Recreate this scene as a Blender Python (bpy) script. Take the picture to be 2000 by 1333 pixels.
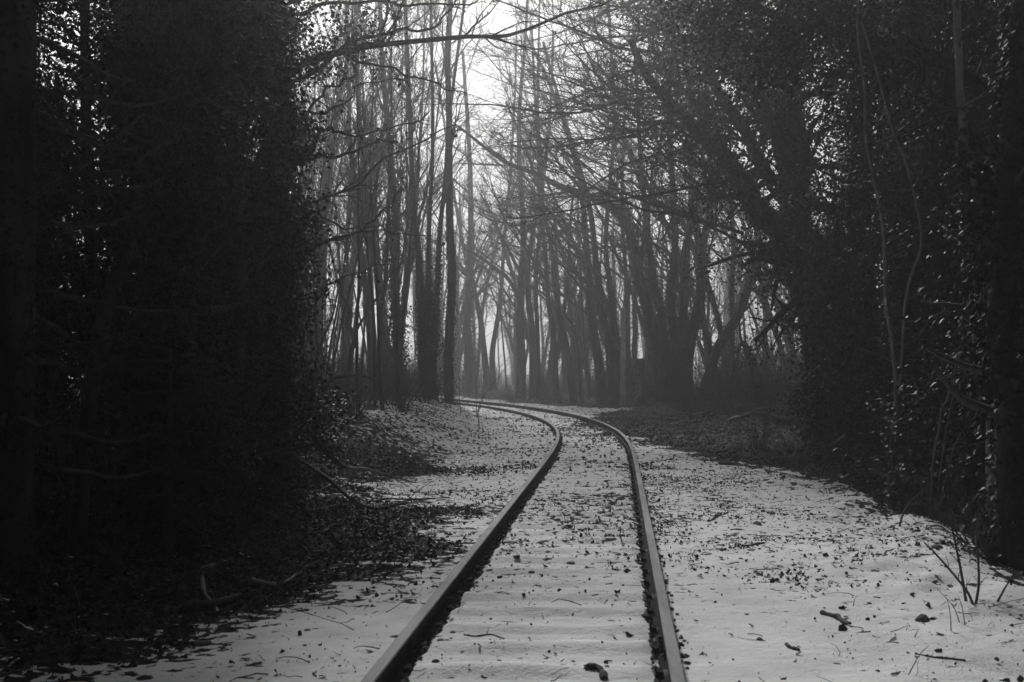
import bpy, math
import numpy as np

# ------------------------------------------------------------------ camera, sky, sun, exposure
for o in list(bpy.data.objects):
    bpy.data.objects.remove(o, do_unlink=True)
scene = bpy.context.scene
COL = scene.collection
F, HOR, CAMZ = 2778.0, 722.0, 1.66          # focal length and horizon row in photo pixels, eye height in metres

cam_data = bpy.data.cameras.new("camera")
cam_data.sensor_width = 36.0
cam_data.lens = 36.0 * F / 2000.0
cam_data.shift_y = (HOR - 666.5) / 2000.0
cam_data.clip_end = 2000.0
cam_data.clip_start = 0.1
cam_data.dof.use_dof = True
cam_data.dof.focus_distance = 26.0
cam_data.dof.aperture_fstop = 6.3
cam = bpy.data.objects.new("camera", cam_data)
cam.location = (0, 0, CAMZ)
cam.rotation_euler = (math.radians(90), 0, 0)
COL.objects.link(cam)
scene.camera = cam

SUN_EL, SUN_AZ = math.radians(34), math.radians(-9)    # azimuth from +Y (the view direction), negative = left
world = bpy.data.worlds.new("World")
scene.world = world
world.use_nodes = True
wt = world.node_tree
wt.nodes.clear()
sky = wt.nodes.new("ShaderNodeTexSky")
sky.sky_type = 'NISHITA'
sky.sun_disc = False
sky.sun_elevation = SUN_EL
sky.sun_rotation = SUN_AZ
sky.dust_density = 2.0
sky.air_density = 1.0
bw = wt.nodes.new("ShaderNodeRGBToBW")       # a black-and-white photograph
bg = wt.nodes.new("ShaderNodeBackground")
bg.inputs['Strength'].default_value = 0.06
wo = wt.nodes.new("ShaderNodeOutputWorld")
wt.links.new(sky.outputs[0], bw.inputs[0])
wt.links.new(bw.outputs[0], bg.inputs[0])
wt.links.new(bg.outputs[0], wo.inputs[0])

sun_data = bpy.data.lights.new("sun", 'SUN')
sun_data.energy = 2.0
sun_data.angle = math.radians(9)
sun = bpy.data.objects.new("sun", sun_data)
sun.rotation_euler = (-(math.pi / 2 - SUN_EL), 0, -SUN_AZ)
COL.objects.link(sun)

scene.render.engine = 'CYCLES'
scene.view_settings.view_transform = 'Standard'
scene.view_settings.look = 'None'
scene.view_settings.gamma = 1.0
scene.view_settings.use_curve_mapping = False
scene.view_settings.exposure = 0.40
cy = scene.cycles
cy.use_denoising = True
cy.max_bounces = 6
cy.diffuse_bounces = 3
cy.glossy_bounces = 2
cy.volume_bounces = 1
cy.transmission_bounces = 2
cy.transparent_max_bounces = 4
cy.caustics_reflective = False
cy.caustics_refractive = False
cy.sample_clamp_indirect = 4.0
HAZE = 0.0031

rng = np.random.default_rng(7)
U = lambda a, b, n=None: rng.uniform(a, b, n)

# ------------------------------------------------------------------ helpers
def P(px, py, Z):
    """the point at depth Z behind a spot of the photograph"""
    return np.array([(px - 1000.0) / F * Z, Z, CAMZ - (py - HOR) / F * Z])

def smooth(a, b, x):
    t = np.clip((x - a) / (b - a), 0, 1)
    return t * t * (3 - 2 * t)

_perm = np.random.default_rng(3).random((256, 256))
def vnoise(x, y):
    x = np.asarray(x, float); y = np.asarray(y, float)
    xi = np.floor(x).astype(int); yi = np.floor(y).astype(int)
    u = x - xi; v = y - yi
    u = u * u * (3 - 2 * u); v = v * v * (3 - 2 * v)
    g = lambda i, j: _perm[i & 255, j & 255]
    return (g(xi, yi) * (1 - u) * (1 - v) + g(xi + 1, yi) * u * (1 - v) + g(xi, yi + 1) * (1 - u) * v + g(xi + 1, yi + 1) * u * v)

def fbm(x, y, o=4):
    s = 0; a = .5; t = 0
    for k in range(o):
        s = s + a * vnoise(x * 2 ** k + 17.3 * k, y * 2 ** k + 5.1 * k); t += a; a *= .5
    return s / t

def nrm(v):
    return v / np.maximum(np.linalg.norm(v, axis=-1, keepdims=True), 1e-9)

def make_mesh(name, verts, tris, mat, smooth_shade=True, attr=None):
    verts = np.ascontiguousarray(verts, np.float32); tris = np.ascontiguousarray(tris, np.int32)
    k = tris.shape[1]
    me = bpy.data.meshes.new(name)
    me.vertices.add(len(verts)); me.vertices.foreach_set("co", verts.ravel())
    me.loops.add(tris.size); me.loops.foreach_set("vertex_index", tris.ravel())
    me.polygons.add(len(tris)); me.polygons.foreach_set("loop_start", np.arange(0, tris.size, k, dtype=np.int32))
    me.polygons.foreach_set("use_smooth", np.full(len(tris), smooth_shade))
    if attr:
        for an, av in attr.items():
            a = me.attributes.new(an, 'FLOAT', 'POINT'); a.data.foreach_set("value", np.ascontiguousarray(av, np.float32))
    me.update(calc_edges=True)
    if mat: me.materials.append(mat)
    return me

class Geo:
    """collects quads; triangles are stored as quads of three"""
    def __init__(s): s.v = []; s.f = []; s.t = []; s.n = 0
    def add(s, v, f):
        f = np.asarray(f) + s.n
        (s.f if f.shape[1] == 4 else s.t).append(f); s.v.append(v); s.n += len(v)
    def mesh(s, name, mat, origin=(0, 0, 0), smooth_shade=True):
        v = np.concatenate(s.v) - np.asarray(origin)
        t = list(s.t)
        for q in s.f: t += [q[:, [0, 1, 2]], q[:, [0, 2, 3]]]
        return make_mesh(name, v, np.concatenate(t), mat, smooth_shade)
    def empty(s): return s.n == 0

def tubes(g, pts, rad, sides):
    """pts (B,n,3), rad (B,n) -> tapered tubes"""
    B, n, _ = pts.shape
    tan = nrm(np.gradient(pts, axis=1))
    ref = np.where(np.abs(tan[..., 2:3].mean(axis=1, keepdims=True)) < .8, np.array([0, 0, 1.]), np.array([1., 0, 0]))
    a = nrm(np.cross(tan, ref)); b = np.cross(tan, a)
    th = np.arange(sides) / sides * 2 * np.pi
    ring = pts[:, :, None] + rad[:, :, None, None] * (a[:, :, None] * np.cos(th)[:, None] + b[:, :, None] * np.sin(th)[:, None])
    idx = np.arange(B * n * sides).reshape(B, n, sides)
    q = np.stack([idx[:, :-1], np.roll(idx, -1, 2)[:, :-1], np.roll(idx, -1, 2)[:, 1:], idx[:, 1:]], -1).reshape(-1, 4)
    g.add(ring.reshape(-1, 3), q)

def grow(start, d, length, r0, n, wob, up, end=.25):
    B = len(start); d = nrm(d); p = start.copy(); out = [p.copy()]
    step = (length / (n - 1))[:, None]
    for i in range(n - 1):
        d = nrm(d + wob * rng.normal(size=(B, 3)) + np.array([0, 0, up]))
        p = p + d * step; out.append(p.copy())
    pts = np.stack(out, 1)
    rad = r0[:, None] * (1 - (1 - end) * np.linspace(0, 1, n)[None] ** .9)
    return pts, rad

def kids(pts, rad, k, t0, t1, ang, lr, rr, flat=0, minr=.005, taper=.5, bias=None):
    """k children per parent: starts, directions, lengths, radii"""
    B, n, _ = pts.shape
    plen = np.linalg.norm(np.diff(pts, axis=1), axis=-1).sum(1)
    t = U(t0, t1, (B, k)); x = t * (n - 1); i = np.minimum(x.astype(int), n - 2); f = (x - i)[..., None]
    bi = np.arange(B)[:, None]
    pos = pts[bi, i] * (1 - f) + pts[bi, i + 1] * f
    tan = nrm(pts[bi, i + 1] - pts[bi, i])
    r = rad[bi, i] * (1 - f[..., 0]) + rad[bi, i + 1] * f[..., 0]
    rv = rng.normal(size=(B, k, 3)); rv[..., 2] *= (1 - flat)
    perp = nrm(rv - (rv * tan).sum(-1, keepdims=True) * tan)
    a = np.radians(rng.normal(ang, 10, (B, k)))[..., None]
    d = np.cos(a) * tan + np.sin(a) * perp
    if bias is not None: d = nrm(d + np.array(bias))
    L = plen[:, None] * lr * U(.6, 1.3, (B, k)) * (1 - taper * t)
    R = np.maximum(r * rr * U(.7, 1.1, (B, k)), minr)
    return pos.reshape(-1, 3), d.reshape(-1, 3), L.ravel(), np.minimum(R, r * .95).ravel()

def spline(ctrl, n):
    """smooth curve through control points (k,3)"""
    c = np.asarray(ctrl, float)
    if len(c) < 3:
        return c[0] + (c[-1] - c[0]) * np.linspace(0, 1, n)[:, None]
    e = np.vstack([2 * c[0] - c[1], c, 2 * c[-1] - c[-2]])
    x = np.linspace(0, len(c) - 1 - 1e-6, n); i = x.astype(int); t = (x - i)[:, None]
    p0, p1, p2, p3 = e[i], e[i + 1], e[i + 2], e[i + 3]
    return .5 * (2 * p1 + (p2 - p0) * t + (2 * p0 - 5 * p1 + 4 * p2 - p3) * t ** 2 + (3 * p1 - p0 - 3 * p2 + p3) * t ** 3)

# leaf templates: (verts, tris)
DIAMOND = (np.array([[0, 0, 0], [.36, .45, .10], [0, 1, -.05], [-.36, .45, .10]]), np.array([[0, 1, 2], [0, 2, 3]]))
LOBED = (np.array([[0, .38, -.06], [0, 0, 0], [.42, -.02, .05], [.56, .32, .08], [.27, .5, .02], [0, 1, .04], [-.27, .5, .02], [-.56, .32, .08], [-.42, -.02, .05]]),
         np.array([[0, i, i + 1] for i in range(1, 8)] + [[0, 8, 1]]))
def curled(seed):
    r = np.random.default_rng(seed); k = 7
    a = np.linspace(0, 2 * np.pi, k, endpoint=False) + r.normal(0, .12, k)
    rad = r.uniform(.28, .66, k); rad[0] *= 1.3; rad[3] *= .6
    x = rad * np.cos(a) * r.uniform(.55, .85); y = rad * np.sin(a)
    z = (x ** 2 + .5 * y ** 2) * r.uniform(.2, 1.5) + r.normal(0, .13, k)
    v = np.vstack([[0, 0, 0], np.stack([x, y, z], 1)])
    return v, np.array([[0, i, i % k + 1] for i in range(1, k + 1)])
CURLED = [curled(i) for i in range(8)]
def scrap(seed):
    r = np.random.default_rng(seed)
    v = np.array([[0, -.5, 0], [.35, 0, 0], [0, .55, 0], [-.35, 0, 0]]) * r.uniform(.7, 1.2, (4, 3)); v[:, 2] = r.normal(0, .22, 4)
    return v, np.array([[0, 1, 3], [1, 2, 3]])
SCRAP = [scrap(i) for i in range(8)]

def leaves(g, pos, nor, dirv, size, tmpl):
    tv, tf = tmpl
    n = nrm(nor); d = nrm(dirv - (dirv * n).sum(-1, keepdims=True) * n); x = np.cross(d, n)
    s = np.broadcast_to(size, (len(pos),))[:, None, None]
    v = pos[:, None] + s * (tv[None, :, 0:1] * x[:, None] + tv[None, :, 1:2] * d[:, None] + tv[None, :, 2:3] * n[:, None])
    f = tf[None] + (np.arange(len(pos)) * len(tv))[:, None, None]
    g.add(v.reshape(-1, 3), f.reshape(-1, 3))

def ivy(g, pts, rad, n, thick, size, tmpl=DIAMOND, t0=0., t1=1., lump=1.2):
    """leaves sleeving one stem (n points)"""
    m = len(pts); u = rng.random(n) ** (.9 if t1 > .95 else 1.2); fade = np.ones(n) if t1 > .95 else 1.25 - u
    t = np.clip(t0 + (t1 - t0) * u * (1 if t1 > .95 else U(.75, 1.3, n)), 0, .999); x = t * (m - 1); i = np.minimum(x.astype(int), m - 2); f = (x - i)[:, None]
    c = pts[i] * (1 - f) + pts[i + 1] * f; r = rad[i] * (1 - f[:, 0]) + rad[i + 1] * f[:, 0]
    tan = nrm(pts[i + 1] - pts[i]); ref = np.array([1., .2, 0]); a = nrm(np.cross(tan, ref)); b = np.cross(tan, a)
    th = U(0, 2 * np.pi, n)
    h = np.linalg.norm(pts[-1] - pts[0])
    lum = vnoise(th * 1.3 + 40 * rad[0], t * h * 1.1 + 9.7) * vnoise(th * .7, t * h * .35 + 3.3) * 2
    out = r + thick * np.abs(rng.normal(.35, .4, n)) * (1 - lump * .5 + lump * lum) * np.clip(1.4 - t, .35, 1.1) * fade
    rd = a * np.cos(th)[:, None] + b * np.sin(th)[:, None]
    pos = c + rd * out[:, None]
    nor = rd + np.array([0, 0, .5]) + rng.normal(0, .45, (n, 3))
    dv = np.array([0, 0, -1.]) + rd * .3 + rng.normal(0, .45, (n, 3))
    leaves(g, pos, nor, dv, size * U(.6, 1.25, n), tmpl)

def cloud(g, cen, spread, per, size, tmpl=DIAMOND, droop=.6):
    """leaf clusters round points"""
    c = np.repeat(cen, per, axis=0); n = len(c)
    off = rng.normal(size=(n, 3)) * spread
    nor = rng.normal(0, .7, (n, 3)) + np.array([0, 0, .8]) + nrm(off) * .5
    dv = rng.normal(0, .6, (n, 3)) + np.array([0, 0, -droop])
    leaves(g, c + off, nor, dv, size * U(.6, 1.25, n), tmpl)

# ------------------------------------------------------------------ materials (all grey: the photograph is monochrome)
def mat(name, c0, c1, scale, rough=.85, bump=0., bscale=None, stretch=(1, 1, 1), spec=.3, metal=0., coord='Object', detail=6, rand=0.):
    m = bpy.data.materials.new(name); m.use_nodes = True
    nt = m.node_tree; b = nt.nodes['Principled BSDF']
    tc = nt.nodes.new('ShaderNodeTexCoord'); mp = nt.nodes.new('ShaderNodeMapping'); mp.inputs['Scale'].default_value = stretch
    nt.links.new(tc.outputs[coord], mp.inputs[0])
    no = nt.nodes.new('ShaderNodeTexNoise'); no.inputs['Scale'].default_value = scale; no.inputs['Detail'].default_value = detail
    nt.links.new(mp.outputs[0], no.inputs[0])
    cr = nt.nodes.new('ShaderNodeValToRGB')
    cr.color_ramp.elements[0].position = .35; cr.color_ramp.elements[0].color = (c0, c0, c0, 1)
    cr.color_ramp.elements[1].position = .68; cr.color_ramp.elements[1].color = (c1, c1, c1, 1)
    nt.links.new(no.outputs[0], cr.inputs[0])
    nt.links.new(cr.outputs[0], b.inputs['Base Color'])
    b.inputs['Roughness'].default_value = rough; b.inputs['Metallic'].default_value = metal
    b.inputs['Specular IOR Level'].default_value = spec
    if bump:
        n2 = nt.nodes.new('ShaderNodeTexNoise'); n2.inputs['Scale'].default_value = bscale or scale * 3; n2.inputs['Detail'].default_value = 5
        nt.links.new(mp.outputs[0], n2.inputs[0])
        bp = nt.nodes.new('ShaderNodeBump'); bp.inputs['Strength'].default_value = bump; bp.inputs['Distance'].default_value = .02
        nt.links.new(n2.outputs[0], bp.inputs['Height']); nt.links.new(bp.outputs[0], b.inputs['Normal'])
    return m

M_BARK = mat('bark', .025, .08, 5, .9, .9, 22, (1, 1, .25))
M_TWIG = mat('twig_bark', .03, .075, 9, .8, 0, spec=.4)
M_PALE = mat('pale_bark', .12, .26, 7, .6, .5, 30, (1, 1, .3), spec=.5)
M_MID = mat('sapling_bark', .10, .20, 8, .75, .5, 40, (1, 1, .3), spec=.35)
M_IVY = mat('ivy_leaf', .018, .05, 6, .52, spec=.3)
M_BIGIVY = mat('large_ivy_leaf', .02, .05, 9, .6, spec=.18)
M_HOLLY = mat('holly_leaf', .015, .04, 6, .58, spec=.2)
M_NEEDLE = mat('needle', .02, .045, 8, .6, spec=.3)
M_DEAD = mat('dead_leaf', .022, .075, 4, .75, spec=.2)
M_STONE = mat('stone', .06, .17, 9, .85, .6, 40)
M_WOOD = mat('sleeper_wood', .03, .08, 6, .9, .7, 40, (1, 6, 6))
M_STEEL = mat('rail_steel', .09, .22, 9, .65, .2, 50, (1, .1, 1), spec=.14)
M_RUST = mat('rusty_iron', .012, .035, 14, .95, .5, 60, spec=.04)
M_POST = mat('weathered_concrete', .3, .5, 6, .85, .4, 50)
M_PLATE = mat('sign_back_metal', .06, .10, 4, .6, .1, metal=.3)
M_GRASS = mat('dry_grass', .07, .16, 5, .8)

def ground_material():
    m = bpy.data.materials.new('snowy_ground'); m.use_nodes = True
    nt = m.node_tree; N = nt.nodes.new; L = nt.links.new; b = nt.nodes['Principled BSDF']
    tc = N('ShaderNodeTexCoord'); at = N('ShaderNodeAttribute'); at.attribute_name = 'snow'
    def noise(s, d, x=1):
        n = N('ShaderNodeTexNoise'); n.inputs['Scale'].default_value = s; n.inputs['Detail'].default_value = d
        L(tc.outputs['Object'], n.inputs[0]); return n
    n1 = noise(9, 9); n2 = noise(55, 5); n3 = noise(1.7, 4)
    add = N('ShaderNodeMath'); add.operation = 'MULTIPLY_ADD'; add.inputs[1].default_value = 1.9; L(n1.outputs[0], add.inputs[0]); L(at.outputs['Fac'], add.inputs[2])
    thr = N('ShaderNodeMapRange'); thr.inputs[1].default_value = 1.33; thr.inputs[2].default_value = 1.42; L(add.outputs[0], thr.inputs[0])
    soil = N('ShaderNodeValToRGB'); soil.color_ramp.elements[0].color = (.012, .012, .012, 1); soil.color_ramp.elements[1].color = (.045, .045, .045, 1)
    soil.color_ramp.elements[0].position = .35; soil.color_ramp.elements[1].position = .72; L(n2.outputs[0], soil.inputs[0])
    snow = N('ShaderNodeValToRGB'); snow.color_ramp.elements[0].color = (.70, .70, .70, 1); snow.color_ramp.elements[1].color = (.86, .86, .86, 1)
    snow.color_ramp.elements[0].position = .3; snow.color_ramp.elements[1].position = .6; L(n3.outputs[0], snow.inputs[0])
    mx = N('ShaderNodeMix'); mx.data_type = 'RGBA'; L(thr.outputs[0], mx.inputs[0]); L(soil.outputs[0], mx.inputs[6]); L(snow.outputs[0], mx.inputs[7])
    L(mx.outputs[2], b.inputs['Base Color'])
    b.inputs['Roughness'].default_value = .9; b.inputs['Specular IOR Level'].default_value = .04
    hgt = N('ShaderNodeMath'); hgt.operation = 'MULTIPLY_ADD'; hgt.inputs[1].default_value = .55; L(n2.outputs[0], hgt.inputs[0]); L(n1.outputs[0], hgt.inputs[2])
    h2 = N('ShaderNodeMath'); h2.operation = 'ADD'; L(hgt.outputs[0], h2.inputs[0]); L(thr.outputs[0], h2.inputs[1])
    bp = N('ShaderNodeBump'); bp.inputs['Strength'].default_value = .55; bp.inputs['Distance'].default_value = .03
    L(h2.outputs[0], bp.inputs['Height']); L(bp.outputs[0], b.inputs['Normal'])
    return m
M_GROUND = ground_material()

# ------------------------------------------------------------------ scene-graph helpers
def link(name, data, parent=None, kind=None):
    o = bpy.data.objects.new(name, data); COL.objects.link(o)
    if parent is not None: o.parent = parent
    if parent is not None and name in ('crown', 'branch', 'foliage', 'ivy', 'needles', 'twigs', 'stems'): kind = 'stuff'
    if kind: o['kind'] = kind
    return o
def tag(o, label, cat, group=None):
    o['label'] = label; o['category'] = cat
    if group: o['group'] = group
    return o
def thing(name, label, cat, loc, group=None, rz=0., sc=1.):
    o = bpy.data.objects.new(name, None); COL.objects.link(o)
    o.location = [float(x) for x in loc]; o.rotation_euler = (0, 0, rz); o.scale = (sc,) * 3 if np.isscalar(sc) else sc
    o.empty_display_size = .2
    return tag(o, label, cat, group)

# ------------------------------------------------------------------ the line of the track
ys = np.arange(-60, 320, .05)
kap = -.0087 * smooth(18.5, 38, ys) * np.where(ys > 62, .75, 1) * (1 - smooth(110, 130, ys))
head = .0745 + np.cumsum(kap) * .05
cx = np.cumsum(np.tan(head)) * .05
cx = cx - np.interp(6.87, ys, cx) + .052
CX = lambda y: np.interp(y, ys, cx)
HD = lambda y: np.interp(y, ys, head)
arc = np.cumsum(np.sqrt(1 + np.tan(head) ** 2)) * .05
ARC = lambda y: np.interp(y, ys, arc)
def lateral(X, Y): return (X - CX(Y)) * np.cos(HD(Y))
def track_point(y, t, z=0.):
    h = HD(y); return np.stack([CX(y) + t * np.cos(h), y - t * np.sin(h), np.zeros_like(y) + z], -1)
RAILT, RAILZ, SLP = .7525, .15, .65

def inside_gap(t, X, Y):
    d = RAILT - np.abs(t) - .035 * fbm(X * 9, Y * 9, 2)
    return smooth(-.06, -.02, d) * smooth(.095, .055, d)
def ground_z(X, Y, fine=True):
    X = np.asarray(X, float); Y = np.asarray(Y, float)
    t = lateral(X, Y); w = (fbm(X * .35, Y * .35) - .5)
    tl = -t + w * 2.2
    hl = .25 + .42 * smooth(16, 30, Y)
    z = hl * smooth(2.2, 5.5, tl) + .25 * smooth(5, 14, tl)
    far = smooth(19, 25, Y)
    tr = t + w * 1.6
    z = z + (1 - far) * (-.75 * smooth(3.5, 5.3, tr) + .5 * smooth(6, 12, tr)) + far * (.45 * smooth(2.2, 8, tr)) * (1 - .7 * smooth(50, 62, Y))
    off = smooth(1.0, 3, np.abs(t))
    z = z + smooth(2.0, 3.2, np.abs(t)) * (.16 * (fbm(X * 1.1 + 5, Y * 1.1, 3) - .5) + .10 * (fbm(X * 3.3, Y * 3.3 + 8, 2) - .5))
    z = z + .10 * w * (.2 + off) + .5 * off * (fbm(X * .06, Y * .06) - .5) * smooth(30, 80, Y) * 2
    if fine:
        z = z + .05 * (fbm(X * 2.2, Y * 2.2, 3) - .5) * (.35 + .65 * off) + .028 * (fbm(X * 8, Y * 8, 3) - .5) * (.5 + .5 * off)
        inn = smooth(.70, .62, np.abs(t))
        ph = ((ARC(Y) / SLP) % 1.0 - .5) * SLP
        rid = smooth(.15, .09, np.abs(ph) + .05 * (fbm(X * 5, Y * 5, 2) - .5))
        z = z + inn * (rid * (.038 - .018 * smooth(.35, .7, fbm(X * 1.3, Y * 1.3, 2))) - .008) * (1 - smooth(45, 70, Y))
        gap = inside_gap(t, X, Y)
        z = z - gap * .05 + .03 + .022 * smooth(.74, .80, np.abs(t)) * smooth(2.2, 1.4, np.abs(t))
    return z

def clump(x, y): return smooth(.42, .66, fbm(x * .9 + 3, y * .9, 4))
def snow_mask(X, Y):
    """0..1: how much of the snow still lies"""
    t = lateral(X, Y); n = fbm(X * .55, Y * .55) - .5; n2 = fbm(X * 1.6 + 9, Y * 1.6) - .5
    q = n * 1.6 + n2 * 1.2
    m = np.ones_like(t) * .705
    # sheltered strip left of the track
    edge = np.interp(Y, [5, 7.2, 7.9, 8.8, 9.8, 11.1, 12.8, 15, 16.5, 18, 20, 23, 30, 40, 50, 62, 80], [-2.8, -2.6, -2.35, -1.95, -1.6, -1.3, -1.15, -1.45, -1.9, -2.6, -2.6, -2.1, -2.7, -3.2, -3.6, -4.5, -5])
    left = smooth(.75, -1.1, t - edge + q * 1.3)
    lost = np.interp(Y, [5, 20, 26, 32, 50, 70], [.66, .52, .34, .12, .10, .16])
    m = m - left * lost
    # litter under the big leaning ivy trees on the right
    near = np.interp(Y, [16, 19, 23, 27, 31, 36, 42, 47, 52, 56], [8, 4.6, 3.6, 2.5, 1.7, 1.1, 1.05, 1.6, 3.0, 5])
    m = m - .9 * smooth(-1.0, .2, t - near + q * .8) * smooth(17, 20, Y)
    m = m - .5 * smooth(3.1, 4.5, t + q * .9) * smooth(22, 18, Y)
    m = m - .42 * np.exp(-((Y - 37.5) / 3.2) ** 2) * np.exp(-((t) / .9) ** 2) * (.6 + q)
    m = m - .13 * smooth(12, 16, Y) * (n2 + .45) - .11 * smooth(10, 13, Y) * clump(X, Y) * smooth(30, 24, Y) - .08 * clump(X, Y) * smooth(24, 30, Y)
    m = m + .12 * smooth(11, 8, Y) * smooth(-3, -2, t)
    m = m - .6 * inside_gap(t, X, Y)
    m = m - .35 * smooth(6, 12, np.abs(t)) * smooth(20, 40, Y)
    return np.clip(m, 0, 1)

def axis(segs):
    out = [segs[0][0]]
    for a, b, h0, h1 in segs:
        x = a
        while x < b - 1e-6:
            f = (x - a) / (b - a); x += h0 + (h1 - h0) * f; out.append(min(x, b))
    return np.unique(np.array(out))
gx = axis([(-260, -30, 20, 3), (-30, -7, 1.2, .16), (-7, -2.5, .16, .07), (-2.5, 4.6, .06, .06), (4.6, 9, .07, .18), (9, 30, .15, 1.0), (30, 260, 3, 20)])
gy = axis([(-160, -8, 16, 1), (-8, 5.5, .6, .06), (5.5, 16, .055, .1), (16, 30, .09, .2), (30, 70, .2, .5), (70, 130, .4, 1.5), (130, 420, 3, 22)])
GX, GY = np.meshgrid(gx, gy)
gv = np.stack([GX, GY, ground_z(GX, GY)], -1).reshape(-1, 3)
gi = np.arange(len(gv)).reshape(GX.shape)
gq = np.stack([gi[:-1, :-1], gi[:-1, 1:], gi[1:, 1:], gi[1:, :-1]], -1).reshape(-1, 4)
link('ground', make_mesh('ground', gv, gq, M_GROUND, True, {'snow': snow_mask(GX, GY).ravel()}), None, 'structure')
NX, NY = len(gx), len(gy)
def gz(x, y): return float(ground_z(np.array([x]), np.array([y]))[0])

# ------------------------------------------------------------------ railway track: rails, sleepers, fastenings
track = thing('railway_track', 'single railway line with two steel rails curving left into the misty wood', 'railway track', (0, 0, 0))
prof = np.array([[-.030, 0], [.030, 0], [.036, -.006], [.036, -.034], [.009, -.046], [.009, -.122], [.065, -.136], [.065, -.15], [-.065, -.15], [-.065, -.136], [-.009, -.122], [-.009, -.046], [-.036, -.034], [-.036, -.006]])
ry = np.concatenate([np.arange(-20, 20, .5), np.arange(20, 120, .35)])
RAILS = {}
for side in (-1, 1):
    c = track_point(ry, side * RAILT, RAILZ); h = HD(ry)
    nx_ = np.stack([np.cos(h), -np.sin(h), 0 * h], -1)
    v = c[:, None] + prof[None, :, 0:1] * nx_[:, None] + np.array([0, 0, 1.]) * prof[None, :, 1:2]
    k = len(prof); idx = np.arange(len(ry) * k).reshape(-1, k)
    q = np.stack([idx[:-1], idx[1:], np.roll(idx, -1, 1)[1:], np.roll(idx, -1, 1)[:-1]], -1).reshape(-1, 4)
    me = make_mesh('rail', v.reshape(-1, 3), q[:, ::-1], M_RUST, False)
    me.materials.append(M_STEEL)
    fi = np.tile((np.arange(k) < 2) | (np.arange(k) == k - 1), len(ry) - 1).astype(np.int32)
    me.polygons.foreach_set('material_index', fi)
    RAILS[side] = link('rail', me, track)

def box_geo(g, cen, size, ax=None, bev=0.):
    sx, sy, sz = np.array(size) / 2
    b = np.array([[x, y, z] for z in (-sz, sz) for (x, y) in ((-sx, -sy), (sx, -sy), (sx, sy), (-sx, sy))])
    if ax is not None: b = b @ np.asarray(ax)
    f = [[0, 3, 2, 1], [4, 5, 6, 7], [0, 1, 5, 4], [1, 2, 6, 5], [2, 3, 7, 6], [3, 0, 4, 7]]
    g.add(b + np.asarray(cen), f)
def worn_box(size, seed, jit):
    r = np.random.default_rng(seed); g = Geo(); n = 9
    xs = np.linspace(-size[0] / 2, size[0] / 2, n)
    sec = np.array([[-.5, -.5], [.5, -.5], [.5, .38], [.42, .5], [-.42, .5], [-.5, .38]])
    v = np.array([[[x, s[0] * size[1] + r.normal(0, jit), s[1] * size[2] + r.normal(0, jit * .7)] for s in sec] for x in xs])
    idx = np.arange(n * 6).reshape(n, 6)
    g.add(v.reshape(-1, 3), np.stack([idx[:-1], np.roll(idx, -1, 1)[:-1], np.roll(idx, -1, 1)[1:], idx[1:]], -1).reshape(-1, 4))
    for e in (0, n - 1): g.t.append(np.array([[idx[e, 0], idx[e, i], idx[e, i + 1]][::(-1 if e == 0 else 1)] for i in range(1, 5)]))
    return g
SLM = [worn_box((2.5, .25, .14), i, .006).mesh('sleeper', M_WOOD) for i in range(4)]
g = Geo(); box_geo(g, (0, 0, 0), (.2, .17, .025)); box_geo(g, (.072, 0, .026), (.034, .12, .034)); box_geo(g, (-.072, 0, .026), (.034, .12, .034))
th = np.linspace(0, 2 * np.pi, 7)[:-1]
for bx in (.088, -.088):
    for by in (.055, -.055):
        tubes(g, np.array([[[bx, by, .01], [bx, by, .045]]]), np.array([[.010, .009]]), 6)
CHAIR = g.mesh('rail_chair', M_RUST, smooth_shade=False)
a0 = ARC(5.0)
sl_i = 0
for kk in range(int(a0 / SLP), int(ARC(66) / SLP) + 1):
    y = float(np.interp((kk + .5) * SLP, arc, ys))
    if y < 5.6: continue
    c = track_point(np.array([y]), 0., -.050)[0]
    s = link('sleeper', SLM[kk % 4], track); s.location = c; s.rotation_euler = (0, 0, -float(HD(y)))
    sl_i += 1
    if y < 34:
        for side in (-1, 1):
            o = link('rail_chair', CHAIR, s); o.location = (side * RAILT, 0, .055)
g = Geo(); box_geo(g, (0, 0, 0), (.022, .46, .085))
for by in (-.17, -.06, .06, .17):
    tubes(g, np.array([[[0, by, 0], [-.035, by, 0]]]), np.array([[.016, .016]]), 6)
FISH = g.mesh('fishplate', M_RUST, smooth_shade=False)
for (y, side) in ((8.3, 1), (8.3, -1), (26.3, 1), (26.3, -1), (44.3, -1), (55, 1), (44.3, 1)):
    c = track_point(np.array([y]), side * RAILT - side * .021, RAILZ - .085)[0]
    o = link('fishplate', FISH, RAILS[side]); o.location = c; o.rotation_euler = (0, 0, -float(HD(y)) + (math.pi if side < 0 else 0))

# ------------------------------------------------------------------ trees
def finish(name, label, cat, group, base, parts):
    """parts: list of (name, Geo, material)"""
    e = thing(name, label, cat, base, group)
    for pn, g, m in parts:
        if not g.empty(): link(pn, g.mesh(pn, m, base), e)
    return e

def branchwork(g, pts, rad, spec, tips=None):
    """spec: list of dict(k,t0,t1,ang,lr,rr,n,wob,up,sides,flat)"""
    for s in spec:
        st, d, L, R = kids(pts, rad, s['k'], s.get('t0', .2), s.get('t1', 1.), s.get('ang', 45), s['lr'], s.get('rr', .55), s.get('flat', 0), s.get('minr', .005), s.get('taper', .5), s.get('bias'))
        pts, rad = grow(st, d, L, R, s.get('n', 5), s.get('wob', .15), s.get('up', .03), s.get('end', .35))
        tubes(g, pts, rad, s.get('sides', 3))
    return pts, rad

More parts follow.
